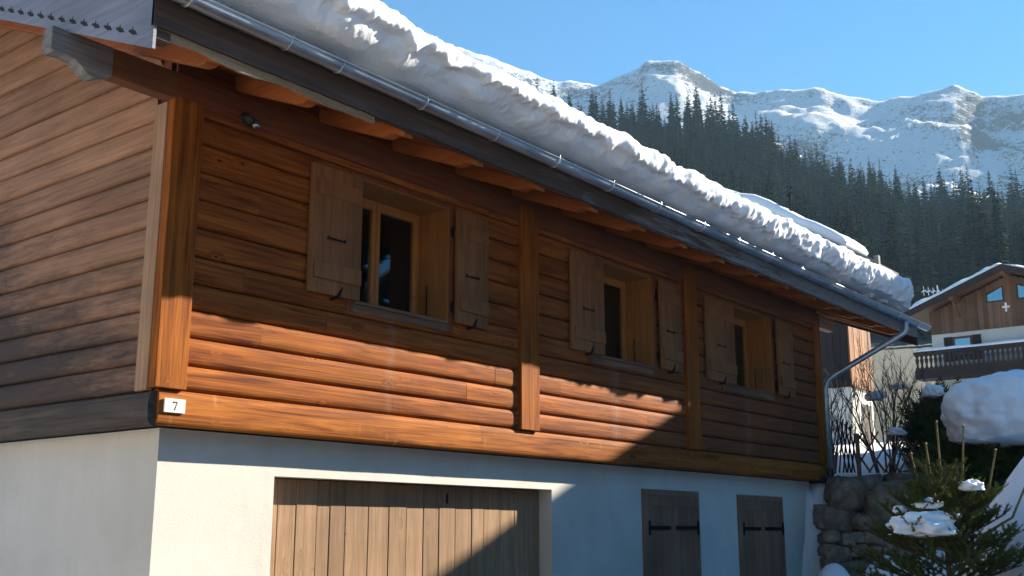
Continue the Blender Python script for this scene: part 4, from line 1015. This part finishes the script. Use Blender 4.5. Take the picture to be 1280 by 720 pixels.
def frond_bush(name, loc, rx, ry, rz, n, seed, m, label, ln=.34, flat=.0, cat='shrub', mi='juniper'):
    """evergreen bush: feathery sprays through a lumpy volume"""
    rg = random.Random(seed); mb = MB(); c = Vector(loc)
    for _ in range(n):
        while True:
            p = Vector((rg.uniform(-1, 1), rg.uniform(-1, 1), rg.uniform(-.6, 1)))
            if .25 < p.length < 1 + .22 * fbm(p * 2.1 + Vector((seed, 0, 0)), 3): break
        o = Vector((p.x * rx, p.y * ry, p.z * rz)); d = (Vector((p.x, p.y, p.z * .6 + .35 - flat)) + Vector((rg.uniform(-.5, .5), rg.uniform(-.5, .5), rg.uniform(-.4, .5)))).normalized()
        l = ln * rg.uniform(.6, 1.3); side = d.cross(Vector((rg.uniform(-1, 1), rg.uniform(-1, 1), 1))).normalized(); base = c + o
        k = 7; up = side.cross(d)
        for i in range(k):
            f = (i + .5) / k; q = base + d * l * f; w = l * .42 * (1 - f * .8)
            for sg in (-1, 1):
                tip = q + (side * sg * w + d * w * .8 + up * rg.uniform(-.3, .3) * w); b2 = d * l * .065
                mb.add([q - b2, q + b2, tip], [(0, 1, 2)])
        mb.add([base, base + side * .006, base + d * l * 1.05], [(0, 1, 2)])
    return tag(mb.build(name, mi, fix=False), label, cat)
frond_bush('evergreen_shrub', (17.35, -2.15, 3.35), 1.0, 1.0, 1.0, 2000, 4, 'juniper', 'dark evergreen shrub growing over the right part of the lattice fence')
frond_bush('juniper_hedge', (15.3, -3.35, 2.75), 1.3, 1.0, .62, 2000, 9, 'juniper', 'dark spreading evergreen under the big snow mound', flat=.2)
def snow_blob(name, c, sx, sy, sz, seed, label, sub=5, rough=.12, flat=0., power=1.0, mname='snow_soft', group=None):
    bm = bmesh.new(); bmesh.ops.create_icosphere(bm, subdivisions=sub, radius=1)
    for v in bm.verts:
        p = v.co.copy(); k = 1 + rough * 1.6 * fbm(p * 1.5 + Vector((seed * 3.3, 0, 0)), 3) + rough * .5 * fbm(p * 4 + Vector((0, seed, 0)), 4) * (.15 + 1.1 * sm(.45, -.1, p.z))
        q = p * k
        if q.z < -flat: q.z = -flat + (q.z + flat) * .3
        v.co = Vector((q.x * sx, q.y * sy, q.z * sz)) + Vector(c)
    me = bpy.data.meshes.new(name); bm.to_mesh(me); bm.free(); me.materials.append(M[mname]); me.polygons.foreach_set('use_smooth', [True] * len(me.polygons))
    o = bpy.data.objects.new(name, me); COL.objects.link(o); return tag(o, label, 'snow', group)
def snow_field(name, pts, label, seed=0, mname='snow_soft', pad=.9, res=.035, base=-.3, cat='snow'):
    """heap of snow: smooth union of domes (x, y, ztop, radius, height), real thickness down to base"""
    x0 = min(p[0] - p[3] * 1.5 for p in pts); x1 = max(p[0] + p[3] * 1.5 for p in pts); y0 = min(p[1] - p[3] * 1.5 for p in pts); y1 = max(p[1] + p[3] * 1.5 for p in pts)
    nx, ny = int((x1 - x0) / res), int((y1 - y0) / res); vs = []
    for i in range(nx + 1):
        for j in range(ny + 1):
            x, y = x0 + (x1 - x0) * i / nx, y0 + (y1 - y0) * j / ny; z = base
            for a, b, zt, r, h in pts:
                d = math.hypot(x - a, y - b) / r; z = max(z, zt - h * d * d * (1 if d < 1 else d)) if True else z
            z = max(z, base) + .05 * fbm((x * 1.6, y * 1.6, seed), 4) + .012 * fbm((x * 7, y * 7, seed), 3); vs.append((x, y, z))
    for _ in range(3):
        w = ny + 1; nz = [v[2] for v in vs]
        for i in range(1, nx):
            for j in range(1, ny):
                k = i * w + j; nz[k] = (vs[k][2] * 2 + vs[k - 1][2] + vs[k + 1][2] + vs[k - w][2] + vs[k + w][2]) / 6
        vs = [(v[0], v[1], q) for v, q in zip(vs, nz)]
    w = ny + 1; mb = MB(); mb.add(vs, [(i * w + j, (i + 1) * w + j, (i + 1) * w + j + 1, i * w + j + 1) for i in range(nx) for j in range(ny)])
    return tag(mb.build(name, mname, smooth=True, fix=False), label, cat)
snow_blob('snow_mound', (14.55, -3.75, 3.62), 1.15, 1.05, .80, 3, 'big rounded snow mound on the evergreen hedge right of the fence', 6, .095, .55)
snow_blob('snow_clump', (16.5, -1.95, 4.35), .2, .2, .16, 6, 'small snow clump caught in the shrubs below the balcony', 4, .25, .3)
for c, s_, lb_ in (((16.5, -.75, 4.35), .2, 'snow clump hanging in the leafless shrub behind the downpipe elbow'), ((16.7, -1.2, 4.55), .13, 'smallest snow clump hanging high in the leafless shrub'), ((15.95, -1.35, 3.55), .16, 'snow clump lying on the dark evergreen shrub beside the fence')):
    snow_blob('snow_clump', c, s_ * 1.15, s_, s_ * .62, 8 + s_ * 10, lb_, 4, .3, .3)

# ------------------------------------------------------------------ snow bank and young spruce in the foreground
snow_field('snow_bank', [(5.3, -7.3, 2.9, 1.6, 1.27), (6.6, -8.2, 3.1, 1.8, 1.2), (3.6, -6.5, .75, 1.2, .7)], 'smooth shaded snow bank at the right edge beside the young spruce', 2)
snow_field('snow_heap', [(13.3, -.95, 1.10, .42, .5), (13.7, -1.75, 1.22, .55, .6), (13.0, -1.5, .8, .6, .5), (13.9, -2.6, 1.3, .7, .6)], 'low snow heap at the foot of the boulder wall', 5, base=.3)
def spruce(loc, seed):
    root = thing('young_spruce', loc, 'young spruce with sunlit olive leader shoots and snow on its lower branches', 'tree')
    rg = random.Random(seed); wood_ = MB(); nd = MB(); c = Vector(loc)
    def needles(p, q, ln, dens, tip=True):
        d = (q - p); l = d.length; d.normalize(); a = d.orthogonal().normalized(); b = d.cross(a); n = int(l * dens)
        for i in range(n):
            f = rg.random(); t = rg.uniform(0, 6.283); o = a * math.cos(t) + b * math.sin(t); s = p + d * l * f
            L_ = ln * rg.uniform(.7, 1.15); e = s + (o * .9 + d * .5).normalized() * L_; w = d.cross(o) * .0032
            nd.add([s - w, s + w, e], [(0, 1, 2)])
        if tip:
            for i in range(14):
                t = rg.uniform(0, 6.283); o = a * math.cos(t) + b * math.sin(t); e = q + (o * .5 + d).normalized() * ln * .8; w = d.cross(o) * .0016; nd.add([q - w, q + w, e], [(0, 1, 2)])
    def shoot(p, d, l, lev, r):
        k = 3; q = p.copy(); pts = [p.copy()]
        for i in range(k):
            d = (d + Vector((rg.uniform(-.06, .06), rg.uniform(-.06, .06), .05 + rg.uniform(-.03, .04)))).normalized(); q2 = q + d * l / k; needles(q, q2, .024, 640 if lev else 460, i == k - 1); q = q2; pts.append(q.copy())
        wood_.tube(pts, [r, r * .8, r * .6, r * .45], 5, 0, False)
        if lev < 3 and l > .10:
            nn = 2 if lev == 2 else (4 if lev == 1 else 4)
            for i in range(nn):
                f = .25 + .72 * (i + .5) / nn; b_ = pts[0].lerp(pts[-1], f); side = d.cross(Vector((0, 0, 1)))
                side = side.normalized() if side.length > .05 else Vector((1, 0, 0))
                for sg in (-1, 1):
                    if rg.random() < .08: continue
                    shoot(b_, (d * .8 + side * sg * .7 + Vector((0, 0, rg.uniform(-.05, .3)))).normalized(), l * rg.uniform(.4, .55), lev + 1, r * .6)
    Ht = 1.62
    wood_.tube([c, c + Vector((0, 0, Ht * .5)), c + Vector((.0, 0, Ht))], [.03, .022, .008], 7)
    zs = [.30, .48, .66, .84, 1.0, 1.14, 1.27, 1.38, 1.47]
    for i, z in enumerate(zs):
        t = z / Ht; nbr = 7 if z < 1.2 else 6; a0 = rg.random() * 6.28
        for k in range(nbr):
            a = a0 + 6.283 * k / nbr + rg.uniform(-.2, .2); el = .10 + .75 * t ** 2.2
            l = (.66 * (1 - t) + .17) * rg.uniform(.75, 1.15)
            shoot(c + Vector((0, 0, z)), Vector((math.cos(a), math.sin(a), el)).normalized(), l, 1 if z < 1.3 else 2, .010)
    # upright leaders
    for dx_, dy_, z0, l in ((.0, .0, 1.45, .50), (.10, -.125, 1.40, .52), (-.05, .15, 1.38, .32), (.02, .08, 1.42, .36), (.16, -.28, 1.30, .42), (.2, -.46, 1.2, .36), (-.1, .05, 1.3, .3)):
        p = c + Vector((dx_, dy_, z0)); q = p + Vector((dx_ * .35, dy_ * .35, l)); wood_.tube([p - Vector((dx_ * .5, dy_ * .5, .15)), p, q], [.012, .010, .007], 6, 1); needles(p, q, .02, 800)
        wood_.tube([q, q + Vector((0, 0, .012)), q + Vector((0, 0, .026))], [.008, .013, .003], 6, 1)
    wood_.build('trunk', ['bark', 'shoot'], root); nd.build('crown', 'spruce', root, fix=False)
    return root
SP = (3.30, -6.02, .55)
spruce(SP, 12)
snow_blob('snow_clump', (3.08, -5.93, 1.66), .3, .26, .13, 2, 'large snow clump lying across the lower branches of the young spruce', 5, .3, .25)
snow_blob('snow_clump', (3.18, -6.28, 1.98), .085, .08, .06, 5, 'round snow clump high on the right branches of the young spruce', 4, .25, .3)
snow_blob('snow_clump', (3.05, -5.75, 1.80), .05, .05, .04, 7, 'small snow clump on the upper left branch of the young spruce', 4, .25, .3)
snow_blob('snow_clump', (3.05, -5.98, 1.84), .07, .09, .05, 9, 'snow clump close to the stem in the middle of the young spruce', 4, .3, .3)

# ------------------------------------------------------------------ mountain air
m_, nt_, b_ = mat('haze'); nt_.nodes.remove(b_)
pv = N(nt_, 'ShaderNodeVolumePrincipled'); pv.inputs['Color'].default_value = (.5, .76, 1, 1); pv.inputs['Density'].default_value = .00016; pv.inputs['Anisotropy'].default_value = .0
L(nt_, pv.outputs[0], nt_.nodes['Material Output'].inputs['Volume']); M['haze'] = m_
ob_ = [o for o in sc.objects if o.type == 'MESH' and o.data.users == 1]
P_ = [c for o in ob_ if o.name.split('.')[0] in ('ground', 'mountains', 'hillside') for c in o.bound_box]
x0, x1 = min(c[0] for c in P_) - 6, max(c[0] for c in P_) + 6; y0, y1 = min(c[1] for c in P_) - 6, max(c[1] for c in P_) + 6
hz = MB().box(x0, x1, y0, y1, min(c[2] for c in P_) - 1, max(c[2] for c in P_) + 3).build('haze', 'haze'); tag(hz, None, None, kind='stuff'); print('haze box', x0, x1, y0, y1, max(c[2] for c in P_))
